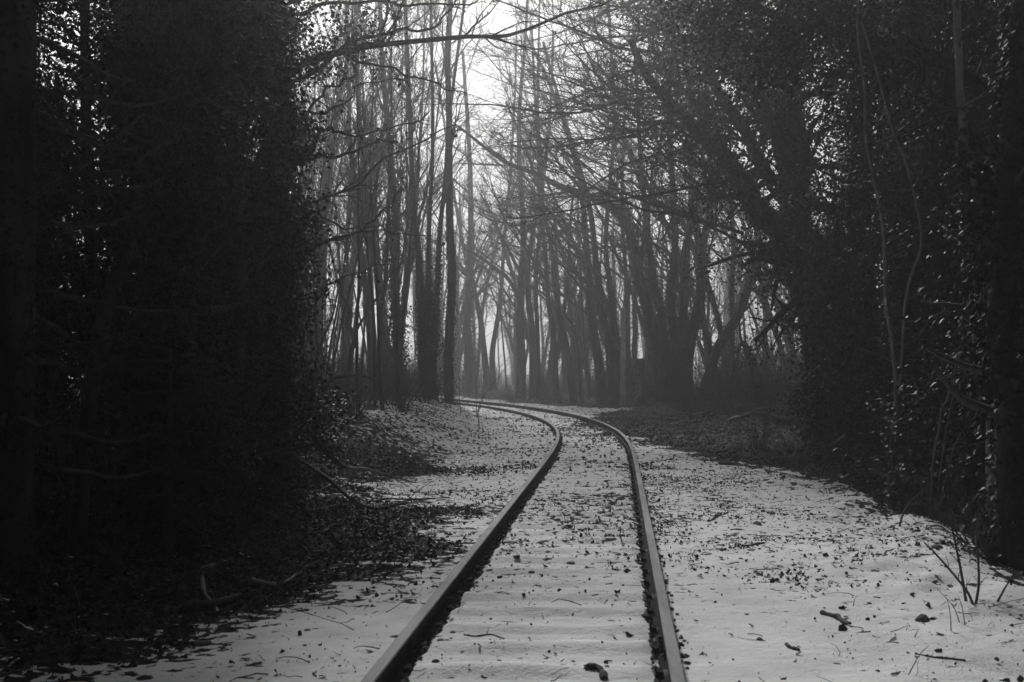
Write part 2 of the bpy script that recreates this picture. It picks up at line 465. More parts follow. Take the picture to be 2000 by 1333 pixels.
def jitter(pts, amp, scale=1.5):
    k = np.arange(len(pts)) / (scale * 2.2); s0 = U(0, 99)
    off = np.stack([vnoise(k + s0, k * 0 + j * 7.7) - .5 for j in range(3)], -1) * 2 * amp
    off[0] = 0
    return pts + off

TWIGS = [dict(k=16, t0=.28, ang=42, lr=.24, rr=.45, n=7, wob=.12, up=.05, sides=4, minr=.018, taper=.7),
         dict(k=7, t0=.2, ang=40, lr=.48, rr=.55, n=5, wob=.13, up=.04, sides=3, minr=.011),
         dict(k=5, t0=.15, ang=40, lr=.5, rr=.65, n=4, wob=.15, up=.03, sides=3, minr=.009)]
# prototypes for the far wood: slim poles and spreading trees
def pole_proto(h, r, lean, kbr, seed_ivy):
    gt, gb, gi_ = Geo(), Geo(), Geo()
    d = np.array([[lean * U(-1, 1), lean * U(-1, 1), 1.]])
    p, rd = grow(np.zeros((1, 3)) + [0, 0, -.3], d, np.array([h]), np.array([r]), 16, .035, .02, .12)
    rd[0, 0] *= 1.35
    tubes(gt, p, rd, 8)
    sp = [dict(TWIGS[0], k=kbr, ang=34, up=.09), dict(TWIGS[1], ang=34, up=.07), dict(TWIGS[2], ang=34, up=.05)]
    branchwork(gb, p, rd, sp)
    if seed_ivy: ivy(gi_, p[0], rd[0], 2600, .16, .075, t0=.0, t1=.42)
    return [('trunk', gt.mesh('trunk', M_BARK)), ('crown', gb.mesh('crown', M_TWIG))] + ([('ivy', gi_.mesh('ivy', M_IVY))] if seed_ivy else [])
def fork_proto(h, r, nst, spread, iv):
    gt, gb, gi_ = Geo(), Geo(), Geo()
    for k in range(nst):
        a = U(0, 2 * np.pi)
        d = np.array([[spread * np.cos(a), spread * np.sin(a), 1.]])
        p, rd = grow(np.array([[.12 * np.cos(a), .12 * np.sin(a), -.3]]), d, np.array([h * U(.8, 1)]), np.array([r * U(.65, 1)]), 16, .05, .03, .12)
        rd[0, 0] *= 1.3
        tubes(gt, p, rd, 8)
        branchwork(gb, p, rd, [dict(TWIGS[0], k=12, lr=.28, ang=50), TWIGS[1], TWIGS[2]])
        if iv: ivy(gi_, p[0], rd[0], 2200, .2, .08, t0=0, t1=.45)
    return [('trunk', gt.mesh('trunk', M_BARK)), ('crown', gb.mesh('crown', M_TWIG))] + ([('ivy', gi_.mesh('ivy', M_IVY))] if iv else [])
POLES = [pole_proto(U(17, 22), U(.10, .17), .06, int(U(20, 28)), i % 3 == 0) for i in range(6)]
THIN = [pole_proto(U(15, 20), U(.04, .065), .10, int(U(16, 22)), 0) for i in range(5)]
FORKS = [fork_proto(U(15, 19), U(.15, .24), n, .28, iv) for n, iv in ((2, 1), (3, 0), (2, 0), (4, 1))]
def place(proto, name, label, cat, group, x, y, rz, sc, dz=0.):
    e = thing(name, label, cat, (x, y, gz(x, y) + dz), group, rz, sc)
    for pn, me in proto: link(pn, me, e)
    return e

# ---- hero trees: stems are drawn as curves through space, then grow their own branches
def hero(name, label, cat, stems, group=None, spec=TWIGS, ivy_leaves=(0, 0, 0, 0, 0), tm=DIAMOND, barkm=M_BARK, extra=None, leafm=M_IVY, jit=.3):
    """stems: list of (control points, r0, r1); ivy_leaves = (leaves per metre, thickness, leaf size, t0, t1)"""
    gb, gi_ = Geo(), Geo(); parts = []
    base = np.array(stems[0][0][0], float)
    for ctrl, r0, r1 in stems:
        gt = Geo(); parts.append(('trunk', gt, barkm))
        n = max(10, 4 * len(ctrl))
        p = jitter(spline(ctrl, n), jit * r0, 1.5 if jit < 1 else .5)
        rd = r0 + (r1 - r0) * np.linspace(0, 1, n) ** .85
        tubes(gt, p[None], rd[None], 9)
        if spec: branchwork(gb, p[None], rd[None], spec)
        L = np.linalg.norm(np.diff(p, axis=0), axis=1).sum()
        if ivy_leaves[0]: ivy(gi_, p, rd, int(ivy_leaves[0] * L * (ivy_leaves[4] - ivy_leaves[3])), ivy_leaves[1], ivy_leaves[2], tm, ivy_leaves[3], ivy_leaves[4])
    e = finish(name, label, cat, group, base, parts + [('crown', gb, M_TWIG)])
    if extra: extra(e, base, gi_)
    if not gi_.empty(): link('ivy', gi_.mesh('ivy', leafm, base), e)
    return e

def foot(px, Z, dz=-.15):
    x = (px - 1000) / F * Z; return np.array([x, Z, gz(x, Z) + dz])
def px2m(w, Z): return w / F * Z

BIG = [dict(TWIGS[0], k=12, t0=.35, lr=.32, ang=50, minr=.025), dict(TWIGS[1], k=7), dict(TWIGS[2], k=3)]
BIGL = [dict(BIG[0], k=8, t0=.22, lr=.42, ang=46, bias=(-.55, -.1, .05), up=.035, rr=.5, minr=.035, n=9), dict(TWIGS[1], k=8, bias=(-.2, 0, 0)), dict(TWIGS[2], k=3)]
# centre left: the straight pole, the triple ivy clump, the bushy ivy trunk
Z = 50
hero('bare_tree', 'straight slender trunk right beside the inside of the bend, ivy at its foot', 'tree',
     [([foot(878, Z), P(880, 600, Z), P(878, 420, Z), P(880, 250, Z), P(876, 60, Z), P(880, -150, Z), P(876, -330, Z)], .19, .05)], spec=[dict(TWIGS[0], k=18, t0=.4), TWIGS[1], TWIGS[2]], ivy_leaves=(330, .13, .075, 0, .3))
Z = 47
hero('ivy_tree', 'triple stemmed ivy clad tree left of the straight slender trunk by the bend', 'tree',
     [([foot(832, Z), P(826, 660, Z), P(820, 540, Z), P(808, 400, Z), P(800, 200, Z), P(786, -50, Z), P(780, -280, Z)], .17, .04),
      ([foot(838, Z), P(836, 660, Z), P(838, 540, Z), P(841, 400, Z), P(846, 180, Z), P(842, -50, Z), P(848, -280, Z)], .12, .03),
      ([foot(844, Z), P(847, 660, Z), P(854, 540, Z), P(864, 400, Z), P(878, 230, Z), P(905, 20, Z), P(935, -230, Z)], .13, .03)],
     spec=[dict(TWIGS[0], k=12, t0=.45), TWIGS[1], TWIGS[2]], ivy_leaves=(420, .12, .08, 0, .36))
Z = 46
hero('ivy_tree', 'bushy ivy covered trunk standing in the thicket on the left bank', 'tree',
     [([foot(780, Z), P(776, 640, Z), P(772, 480, Z), P(764, 320, Z), P(748, 100, Z), P(740, -200, Z)], .18, .05)], ivy_leaves=(800, .28, .08, 0, .42))
Z = 42
hero('bare_tree', 'thin dark crooked stem in front of the left thicket with a side twig', 'tree',
     [([foot(738, Z), P(740, 690, Z), P(744, 620, Z), P(752, 540, Z), P(758, 420, Z), P(766, 300, Z), P(760, 120, Z)], .1, .03)], spec=[dict(TWIGS[0], k=9, t0=.3, lr=.2), TWIGS[1], TWIGS[2]])
Z = 36
hero('bare_tree', 'slim forking sapling on the left bank with widely spread thin limbs', 'tree',
     [([foot(676, Z), P(684, 700, Z), P(690, 665, Z), P(681, 630, Z), P(680, 600, Z), P(668, 570, Z), P(660, 480, Z)], .09, .025),
      ([P(690, 665, Z), P(700, 640, Z), P(725, 600, Z), P(760, 540, Z), P(800, 500, Z)], .05, .012)], spec=[dict(TWIGS[0], k=8, lr=.2), TWIGS[1]])
Z = 28
hero('bare_shrub', 'dark many stemmed bare shrub leaning out beside the left evergreens', 'shrub',
     [([foot(608, Z), P(612, 740, Z), P(625, 680, Z), P(648, 620, Z), P(665, 560, Z)], .05, .012),
      ([foot(606, Z), P(602, 720, Z), P(596, 660, Z), P(598, 600, Z)], .04, .01),
      ([foot(610, Z), P(640, 750, Z), P(680, 735, Z), P(720, 738, Z), P(745, 750, Z)], .045, .01),
      ([foot(604, Z), P(590, 730, Z), P(585, 640, Z), P(575, 560, Z)], .04, .01),
      ([foot(612, Z), P(630, 720, Z), P(640, 690, Z)], .035, .012)], spec=[dict(TWIGS[0], k=9, t0=.15, lr=.45, minr=.007), dict(TWIGS[1], k=4, minr=.005)])

# centre: pale trunks in the mist beyond the bend
Z = 92
hero('ivy_tree', 'broad pale misty ivy trunk in the gap beyond the bend', 'tree', [([foot(914, Z), P(914, 640, Z), P(920, 520, Z), P(918, 350, Z), P(905, 100, Z)], 0.37, 0.10)], ivy_leaves=(260, .35, .12, 0, .6), spec=BIG)
Z = 100
hero('bare_tree', 'pale forked pair of trunks spreading in a V in the mist', 'tree',
     [([foot(952, Z), P(946, 680, Z), P(928, 580, Z), P(906, 480, Z), P(880, 330, Z), P(850, 120, Z)], 0.27, 0.06),
      ([foot(962, Z), P(962, 690, Z), P(972, 620, Z), P(985, 480, Z), P(1000, 300, Z), P(1010, 50, Z)], 0.25, 0.06)], spec=BIG)
Z = 80
hero('bare_tree', 'grey double trunk with broad rising limbs, left end of the tree row facing the bend', 'tree',
     [([foot(1017, Z), P(1018, 660, Z), P(1016, 560, Z), P(1022, 420, Z), P(1016, 250, Z), P(1030, 0, Z)], 0.30, 0.08),
      ([foot(1042, Z), P(1038, 660, Z), P(1030, 560, Z), P(1044, 450, Z), P(1070, 300, Z), P(1080, 60, Z)], 0.25, 0.06),
      ([P(1016, 590, Z), P(1000, 555, Z), P(970, 525, Z), P(935, 500, Z), P(900, 485, Z)], 0.15, 0.04),
      ([P(1030, 560, Z), P(1000, 500, Z), P(965, 430, Z), P(940, 380, Z)], 0.13, 0.03)], spec=BIG)
Z = 77
hero('bare_tree', 'slender upright trunk next to the grey double trunk beyond the bend', 'tree', [([foot(1052, Z), P(1050, 640, Z), P(1048, 520, Z), P(1060, 380, Z), P(1050, 200, Z), P(1055, 0, Z)], 0.15, 0.05)])
Z = 75
hero('bare_tree', 'forked trunk with a strong limb rising right, middle of the misty row', 'tree',
     [([foot(1090, Z), P(1082, 680, Z), P(1070, 560, Z), P(1062, 460, Z), P(1050, 300, Z), P(1040, 50, Z)], 0.19, 0.06),
      ([P(1086, 700, Z), P(1096, 640, Z), P(1108, 560, Z), P(1112, 460, Z), P(1130, 300, Z)], 0.16, 0.05)], spec=BIGL)
T_CURVE = hero('bare_tree', 'curved trunk bowing left with its foot swept right in the misty row', 'tree',
     [([foot(1120, 73), P(1112, 700, 73), P(1096, 640, 73), P(1084, 560, 73), P(1076, 470, 73), P(1040, 330, 73), P(990, 200, 73)], 0.22, 0.06)], spec=BIGL)
hero('bare_tree', 'thin stem with a snag, between the curved trunk and the ivy trunk', 'tree',
     [([foot(1138, 71), P(1130, 700, 71), P(1122, 640, 71), P(1104, 610, 71), P(1108, 540, 71), P(1118, 400, 71)], 0.10, 0.03)])
Z = 69
T_LEAN1 = hero('ivy_tree', 'leaning ivy wrapped trunk left of the other ivy trunk by the sign post', 'tree',
     [([foot(1178, Z), P(1166, 690, Z), P(1152, 600, Z), P(1146, 500, Z), P(1130, 350, Z), P(1080, 180, Z), P(1020, 60, Z)], 0.28, 0.06)], ivy_leaves=(360, .18, .085, 0, .5), spec=BIGL)
Z = 67
T_LEAN2 = hero('ivy_tree', 'ivy trunk with sunlit edge leaning left just behind the sign post', 'tree',
     [([foot(1206, Z), P(1192, 690, Z), P(1176, 600, Z), P(1166, 520, Z), P(1150, 400, Z), P(1100, 220, Z), P(1060, 80, Z)], 0.28, 0.06),
      ([foot(1212, Z), P(1202, 680, Z), P(1190, 560, Z), P(1186, 450, Z), P(1200, 250, Z), P(1190, 0, Z)], 0.19, 0.06)], ivy_leaves=(360, .18, .085, 0, .5), spec=BIGL)
Z = 72
hero('bare_tree', 'bare leaning stem right behind the sign post', 'tree', [([foot(1238, Z), P(1228, 690, Z), P(1222, 560, Z), P(1215, 400, Z), P(1225, 150, Z)], 0.18, 0.06)], spec=BIGL)
hero('ivy_stump', 'short ivy topped stump between the sign post and the many stemmed ivy tree', 'tree stump', [([foot(1258, 65), P(1256, 740, 65), P(1252, 700, 65)], .24, .10)], spec=None, ivy_leaves=(1100, .42, .09, .0, 1.0))
# right of the bend: large many-stemmed ivy tree
Z = 58
def slant(a): return [P(x, y, Z) for x, y in a]
T_MANY = hero('ivy_tree', 'large many stemmed ivy tree fanning up at the right of the bend', 'tree',
     [([foot(1302, Z)] + slant([(1286, 700), (1268, 620), (1246, 520), (1215, 430), (1160, 385), (1080, 355), (990, 320), (900, 250)]), .34, .05),
      ([foot(1318, Z)] + slant([(1298, 660), (1282, 560), (1270, 470), (1250, 300), (1240, 60)]), .24, .07),
      ([foot(1326, Z)] + slant([(1318, 680), (1312, 560), (1318, 420), (1310, 200), (1320, -50)]), .26, .07),
      ([foot(1338, Z)] + slant([(1345, 680), (1362, 600), (1375, 480), (1390, 330), (1380, 80)]), .34, .08),
      ([foot(1332, Z)] + slant([(1334, 640), (1340, 520), (1350, 380), (1345, 150)]), .26, .07)],
     spec=BIGL, ivy_leaves=(330, .2, .08, 0, .6))
Z = 52
hero('bare_tree', 'trunk leaning to the right with a broken knee, beside the many stemmed ivy tree', 'tree',
     [([foot(1366, Z), P(1385, 730, Z), P(1400, 680, Z), P(1425, 640, Z), P(1450, 590, Z), P(1470, 540, Z), P(1490, 480, Z)], 0.19, 0.16)], spec=[dict(TWIGS[0], k=8, t0=.4), TWIGS[1]])
Z = 46
hero('dead_stem', 'ivy hung dead snag with a pointed top standing in the brambles', 'dead tree',
     [([foot(1482, Z), P(1470, 730, Z), P(1462, 690, Z), P(1448, 660, Z), P(1440, 610, Z)], 0.09, 0.03), ([P(1448, 665, Z), P(1435, 720, Z), P(1420, 765, Z)], 0.04, 0.02)], spec=None, ivy_leaves=(420, .32, .07, 0, .62))

# ------------------------------------------------------------------ big evergreen masses left and right
def crown_points(stems_pts, n): return stems_pts[rng.integers(0, len(stems_pts), n)]
def leafy(spec, per, spread, size, tm=DIAMOND):
    """returns an extra() that grows boughs on nothing yet; used through hero(extra=...)"""
    return spec, per, spread, size, tm

def evergreen(name, label, cat, stems, boughs, per, spread, size, leafm, tm=DIAMOND, sleeve=(0, 0, 0, 0, 1), sub=6, group=None, blen=.35, upb=.0, t0=.05, leafpart='foliage', ang=70):
    gb, gi_ = Geo(), Geo(); parts = []
    base = np.array(stems[0][0][0], float)
    for ctrl, r0, r1 in stems:
        gt = Geo(); parts.append(('trunk', gt, M_BARK))
        n = max(12, 4 * len(ctrl)); p = jitter(spline(ctrl, n), .4 * r0); rd = r0 + (r1 - r0) * np.linspace(0, 1, n)
        tubes(gt, p[None], rd[None], 10)
        L = np.linalg.norm(np.diff(p, axis=0), axis=1).sum()
        if sleeve[0]: ivy(gi_, p, rd, int(sleeve[0] * L * (sleeve[4] - sleeve[3])), sleeve[1], sleeve[2], tm, sleeve[3], sleeve[4])
        if boughs:
            st, d, LL, R = kids(p[None], rd[None], boughs, t0, 1., ang, blen, .35, 0, .012, .45)
            bp, br = grow(st, d, LL, R, 6, .14, upb, .3); tubes(gb, bp, br, 4)
            st, d, L2, R = kids(bp, br, sub, .15, 1., 45, .45, .6, 0, .005, .4)
            tp, tr_ = grow(st, d, L2, R, 4, .2, upb, .4); tubes(gb, tp, tr_, 3)
            cen = tp[:, 1:].reshape(-1, 3)
            cloud(gi_, cen, spread, int(per * 1.5), size, tm)
    return finish(name, label, cat, group, base, parts + [('branch', gb, M_TWIG), (leafpart, gi_, leafm)])

EV = None
def behind(h, nb, kk):
    g1, g2, g3 = Geo(), Geo(), Geo()
    p, rd = grow(np.zeros((1, 3)), np.array([[0, 0, 1.]]), np.array([h]), np.array([.02 * h]), 12, .03, .02, .3); tubes(g1, p, rd, 8)
    st, d, L, R = kids(p, rd, nb, .05, 1., 75, 2.0 / h, .35, 0, .012, .4); bp, br = grow(st, d, L, R, 6, .14, .02, .3); tubes(g2, bp, br, 3)
    cen = bp[:, 1:].reshape(-1, 3); cen = np.repeat(cen, kk, 0) + rng.normal(0, .3, (len(cen) * kk, 3))
    cloud(g3, cen, .15, 9, .085)
    return [('trunk', g1.mesh('trunk', M_BARK)), ('branch', g2.mesh('branch', M_TWIG)), ('foliage', g3.mesh('foliage', M_HOLLY))]
EV = behind(10., 56, 8); EV2 = behind(18., 90, 7)
def shade_crown():  # tree with its crown kept above the frame, made to shade the near haze
    g1, g2, g3 = Geo(), Geo(), Geo()
    p, rd = grow(np.zeros((1, 3)) + [0, 0, -.3], np.array([[0, 0, 1.]]), np.array([21.]), np.array([.3]), 14, .03, .02, .2); tubes(g1, p, rd, 8)
    st, d, L, R = kids(p, rd, 40, .38, 1., 70, .21, .35, 0, .02, .4); bp, br = grow(st, d, L, R, 7, .12, .02, .3); tubes(g2, bp, br, 4)
    cen = bp[:, 1:].reshape(-1, 3); cen = np.repeat(cen, 12, 0) + rng.normal(0, .45, (len(cen) * 12, 3)); cloud(g3, cen, .2, 7, .13)
    return [('trunk', g1.mesh('trunk', M_BARK)), ('branch', g2.mesh('branch', M_TWIG)), ('foliage', g3.mesh('foliage', M_IVY))]
TALL = shade_crown()
for x, y, sc, lb in ((-7.2, 22, .5, 'short bushy evergreen beside the spruce trunk at the left edge'), (-6.2, 19.5, .52, 'short bushy evergreen left of the holly with the thin top'), (-9.6, 27, .6, 'low evergreen behind the spruce boughs at the left edge'),
                     (-7.2, 30, 1.05, 'tall evergreen behind the black ivy trunk on the left'), (-5.9, 25.5, .9, 'evergreen right behind the dense black holly on the left'), (-6.9, 31, .9, 'evergreen behind the left tree with the long black limbs'),
                     (9.4, 33, 1.15, 'tall evergreen behind the huge leaning ivy tree'), (10.2, 28, 1.1, 'tall evergreen behind the twin saplings'),
                     (12.0, 31, 1.2, 'tall evergreen behind the right edge trunk'), (11.5, 40, 1.3, 'tallest dark evergreen far behind the right ivy wall')):
    place(EV, 'evergreen_tree', lb, 'tree', None, x, y, U(0, 6), sc)
for x, y, lb in ((-5.6, 22.5, 'very tall evergreen among the left evergreens behind the limb tree'), (-6.7, 28, 'very tall evergreen further back in the left evergreens'), (-8.0, 34, 'very tall evergreen at the far end of the left evergreens'),
                 (-9.8, 40, 'very tall evergreen deep in the wood on the left'), (8.8, 26, 'very tall evergreen behind the right ivy wall'), (10.5, 34, 'very tall evergreen deep behind the right ivy wall'), (8.4, 19, 'very tall evergreen at the far right edge')):
    place(EV2, 'evergreen_tree', lb, 'tree', None, x, y, U(0, 6), float(U(.95, 1.1)))

# right: leaning ivy giant and its neighbours
Z = 28
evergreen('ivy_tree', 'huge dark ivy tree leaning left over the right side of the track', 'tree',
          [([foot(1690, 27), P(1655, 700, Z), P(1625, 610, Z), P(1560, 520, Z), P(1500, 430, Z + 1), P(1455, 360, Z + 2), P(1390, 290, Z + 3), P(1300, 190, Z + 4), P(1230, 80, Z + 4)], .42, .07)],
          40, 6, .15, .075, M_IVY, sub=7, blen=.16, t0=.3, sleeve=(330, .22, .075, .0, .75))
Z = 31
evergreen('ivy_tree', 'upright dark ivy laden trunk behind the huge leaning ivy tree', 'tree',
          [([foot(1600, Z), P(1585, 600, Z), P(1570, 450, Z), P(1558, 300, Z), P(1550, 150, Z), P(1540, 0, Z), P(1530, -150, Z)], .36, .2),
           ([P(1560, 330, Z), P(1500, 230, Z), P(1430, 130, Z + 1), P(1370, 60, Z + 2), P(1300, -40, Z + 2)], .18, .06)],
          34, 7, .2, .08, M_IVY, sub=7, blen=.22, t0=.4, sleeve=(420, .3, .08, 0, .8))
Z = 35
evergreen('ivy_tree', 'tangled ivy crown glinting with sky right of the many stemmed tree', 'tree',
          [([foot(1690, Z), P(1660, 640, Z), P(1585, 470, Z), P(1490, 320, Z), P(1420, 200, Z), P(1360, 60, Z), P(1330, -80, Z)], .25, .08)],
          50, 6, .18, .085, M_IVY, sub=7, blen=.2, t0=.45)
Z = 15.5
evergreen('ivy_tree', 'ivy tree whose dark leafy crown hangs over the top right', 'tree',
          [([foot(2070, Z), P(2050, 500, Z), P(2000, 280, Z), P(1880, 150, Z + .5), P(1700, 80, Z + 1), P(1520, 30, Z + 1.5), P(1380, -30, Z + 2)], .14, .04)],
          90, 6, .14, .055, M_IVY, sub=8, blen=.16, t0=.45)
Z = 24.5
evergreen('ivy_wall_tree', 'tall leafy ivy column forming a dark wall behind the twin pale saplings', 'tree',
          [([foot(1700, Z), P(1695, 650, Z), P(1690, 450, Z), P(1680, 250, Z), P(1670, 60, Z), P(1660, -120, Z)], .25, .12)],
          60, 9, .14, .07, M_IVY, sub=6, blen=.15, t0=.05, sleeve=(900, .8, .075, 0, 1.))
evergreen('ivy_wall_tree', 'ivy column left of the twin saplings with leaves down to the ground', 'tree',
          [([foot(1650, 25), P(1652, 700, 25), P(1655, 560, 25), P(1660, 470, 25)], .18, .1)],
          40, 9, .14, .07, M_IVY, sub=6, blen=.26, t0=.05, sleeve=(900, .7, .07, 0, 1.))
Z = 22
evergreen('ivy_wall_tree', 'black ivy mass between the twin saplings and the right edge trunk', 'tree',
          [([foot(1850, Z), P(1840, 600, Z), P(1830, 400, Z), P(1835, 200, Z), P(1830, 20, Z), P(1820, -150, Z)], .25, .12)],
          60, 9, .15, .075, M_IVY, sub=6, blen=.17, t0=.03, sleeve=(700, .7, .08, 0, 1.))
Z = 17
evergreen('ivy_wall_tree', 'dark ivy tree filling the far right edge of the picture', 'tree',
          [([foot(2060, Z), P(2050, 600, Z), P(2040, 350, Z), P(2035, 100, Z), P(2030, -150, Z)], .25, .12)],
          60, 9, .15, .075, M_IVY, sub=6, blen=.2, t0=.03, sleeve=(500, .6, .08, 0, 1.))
evergreen('laurel_bush', 'low dark evergreen bush at the foot of the right ivy wall', 'bush',
          [([foot(1790, 22), P(1785, 800, 22), P(1780, 700, 22)], .06, .03), ([foot(1690, 24), P(1680, 830, 24), P(1660, 740, 24)], .06, .03), ([foot(1900, 18), P(1890, 850, 18), P(1880, 740, 18)], .06, .03)],
          26, 9, .13, .075, M_HOLLY, sub=6, blen=.7, t0=.03)
# near right: dark trunk with big ivy leaves, pale rimmed stem
hero('ivy_tree', 'dark near trunk at the right edge hung with large pale rimmed ivy leaves', 'tree',
     [([foot(1978, 12.8), P(1972, 950, 12.8), P(1962, 760, 12.8), P(1960, 560, 12.9), P(1966, 380, 13), P(1985, 150, 13.1), P(2000, -120, 13.2)], .15, .09)],
     spec=[dict(TWIGS[0], k=14, t0=.15, lr=.14, ang=65, minr=.006), dict(TWIGS[1], k=4, minr=.004)], ivy_leaves=(420, .17, .065, .0, 1.), tm=LOBED, leafm=M_BIGIVY)
hero('slender_tree', 'slender leaning trunk with a bright left rim rising from big ivy leaves', 'tree',
     [([foot(1938, 14.3), P(1936, 900, 14.2), P(1932, 700, 13.9), P(1922, 520, 13.5), P(1905, 360, 13.2), P(1884, 230, 13), P(1874, 100, 12.8), P(1864, -30, 12.6), P(1850, -200, 12.4)], .055, .03)],
     spec=[dict(TWIGS[0], k=14, t0=.35, lr=.13, ang=60, minr=.005, wob=.2), dict(TWIGS[1], k=4, minr=.0035)], ivy_leaves=(520, .20, .07, .18, .55), tm=LOBED, barkm=M_MID, leafm=M_BIGIVY, jit=.4)
Z = 18.3
hero('twin_sapling', 'pale twin stemmed sapling winding up before the right ivy wall', 'sapling',
     [([foot(1738, Z), P(1742, 850, Z - .3), P(1748, 760, Z - .7), P(1742, 660, Z - 1.1), P(1730, 560, Z - 1.6), P(1722, 430, Z - 2.2), P(1700, 340, Z - 2.7), P(1690, 200, Z - 3.3), P(1672, 60, Z - 3.8), P(1684, -60, Z - 4)], .03, .009),
      ([P(1746, 800, Z - .5), P(1756, 740, Z - .8), P(1764, 640, Z - 1.3), P(1776, 560, Z - 1.8), P(1800, 470, Z - 2.2), P(1775, 330, Z - 2.8), P(1735, 230, Z - 3.3), P(1708, 130, Z - 3.7), P(1680, 40, Z - 4)], .02, .008)],
     spec=[dict(TWIGS[0], k=14, t0=.15, lr=.13, ang=55, minr=.005, wob=.25), dict(TWIGS[1], k=3, minr=.0035)], barkm=M_MID, jit=.8)
Z = 16.8
hero('leaning_rod', 'pale thin rods leaning right out of the dark beside the twin sapling', 'sapling',
     [([foot(1812, Z), P(1830, 850, Z), P(1855, 760, Z), P(1875, 690, Z), P(1892, 640, Z)], .018, .008),
      ([foot(1818, Z), P(1850, 820, Z), P(1880, 740, Z), P(1895, 690, Z)], .011, .006),
      ([foot(1815, Z), P(1870, 860, Z), P(1925, 800, Z)], .010, .005)], spec=[dict(TWIGS[0], k=8, lr=.2, minr=.004)], barkm=M_MID, jit=1.)

# long level limbs with a lace of twigs, reaching over the track from the right
def spray_proto():
    gl, gw = Geo(), Geo()
    p, rd = grow(np.zeros((1, 3)), np.array([[1., 0, U(-.12, .12)]]), np.array([7.]), np.array([.055]), 24, .09, U(-.012, .02), .16)
    tubes(gl, p, rd, 6)
    branchwork(gw, p, rd, [dict(k=24, t0=.10, ang=40, lr=.27, rr=.6, n=7, wob=.17, up=.012, flat=.35, minr=.010, taper=.5, sides=4),
                           dict(k=6, t0=.12, ang=40, lr=.45, rr=.65, n=5, wob=.19, up=.01, flat=.3, minr=.0075), dict(k=4, t0=.2, ang=40, lr=.5, rr=.7, n=4, wob=.18, up=.01, flat=.3, minr=.0065)])
    return gl.mesh('limb', M_BARK), gw.mesh('twigs', M_TWIG)
SPRAYS = [spray_proto() for _ in range(6)]
def add_limb(e, a, b_):
    """one limb of tree e from point a to about point b_"""
    from mathutils import Matrix, Vector
    d = np.array(b_) - np.array(a); L = np.linalg.norm(d); x = d / L
    y = nrm(np.cross(np.array([0, 0, 1.]), x)); z = np.cross(x, y); r = U(-.5, .5)
    y, z = y * math.cos(r) + z * math.sin(r), -y * math.sin(r) + z * math.cos(r)
    k = L / 7.; lm, tw = SPRAYS[int(rng.integers(len(SPRAYS)))]
    m = Matrix([[x[i] * k, y[i] * k, z[i] * k, a[i] - e.location[i]] for i in range(3)] + [[0, 0, 0, 1]])
    o = link('limb', lm, e); o.matrix_local = m; link('twigs', tw, o)
Z = 38
beech = hero('overhanging_beech', 'beech on the right whose long level limbs reach over the track', 'tree',
     [([foot(1660, Z), P(1630, 600, Z), P(1560, 430, Z), P(1510, 250, Z), P(1480, 50, Z), P(1460, -200, Z)], .3, .14)], spec=None)
for k in range(34):
    y0 = -60 + 16 * k + U(-14, 14); x0 = 1470 + U(-90, 60); x1 = (U(820, 1050) if k < 16 else U(915, 1090)) + 5 * max(0, k - 18); y1 = y0 * .5 + 40 + U(-90, 80)
    zz = U(33, 41); add_limb(beech, P(x0, y0, zz), P(x1, y1, zz + U(-3, 2)))
for tr_e, xa, ya, ZZ, n_ in ((T_LEAN1, (1090, 1150), (200, 480), 69, 8), (T_LEAN2, (1130, 1180), (240, 520), 67, 9), (T_MANY, (1200, 1330), (120, 480), 58, 11), (T_CURVE, (1040, 1090), (260, 480), 73, 6)):
    for k in range(n_):
        xs, ys_ = U(*xa), U(*ya); add_limb(tr_e, P(xs, ys_, ZZ), P(xs - U(110, 270), ys_ - U(10, 190), ZZ + U(-5, 3)))

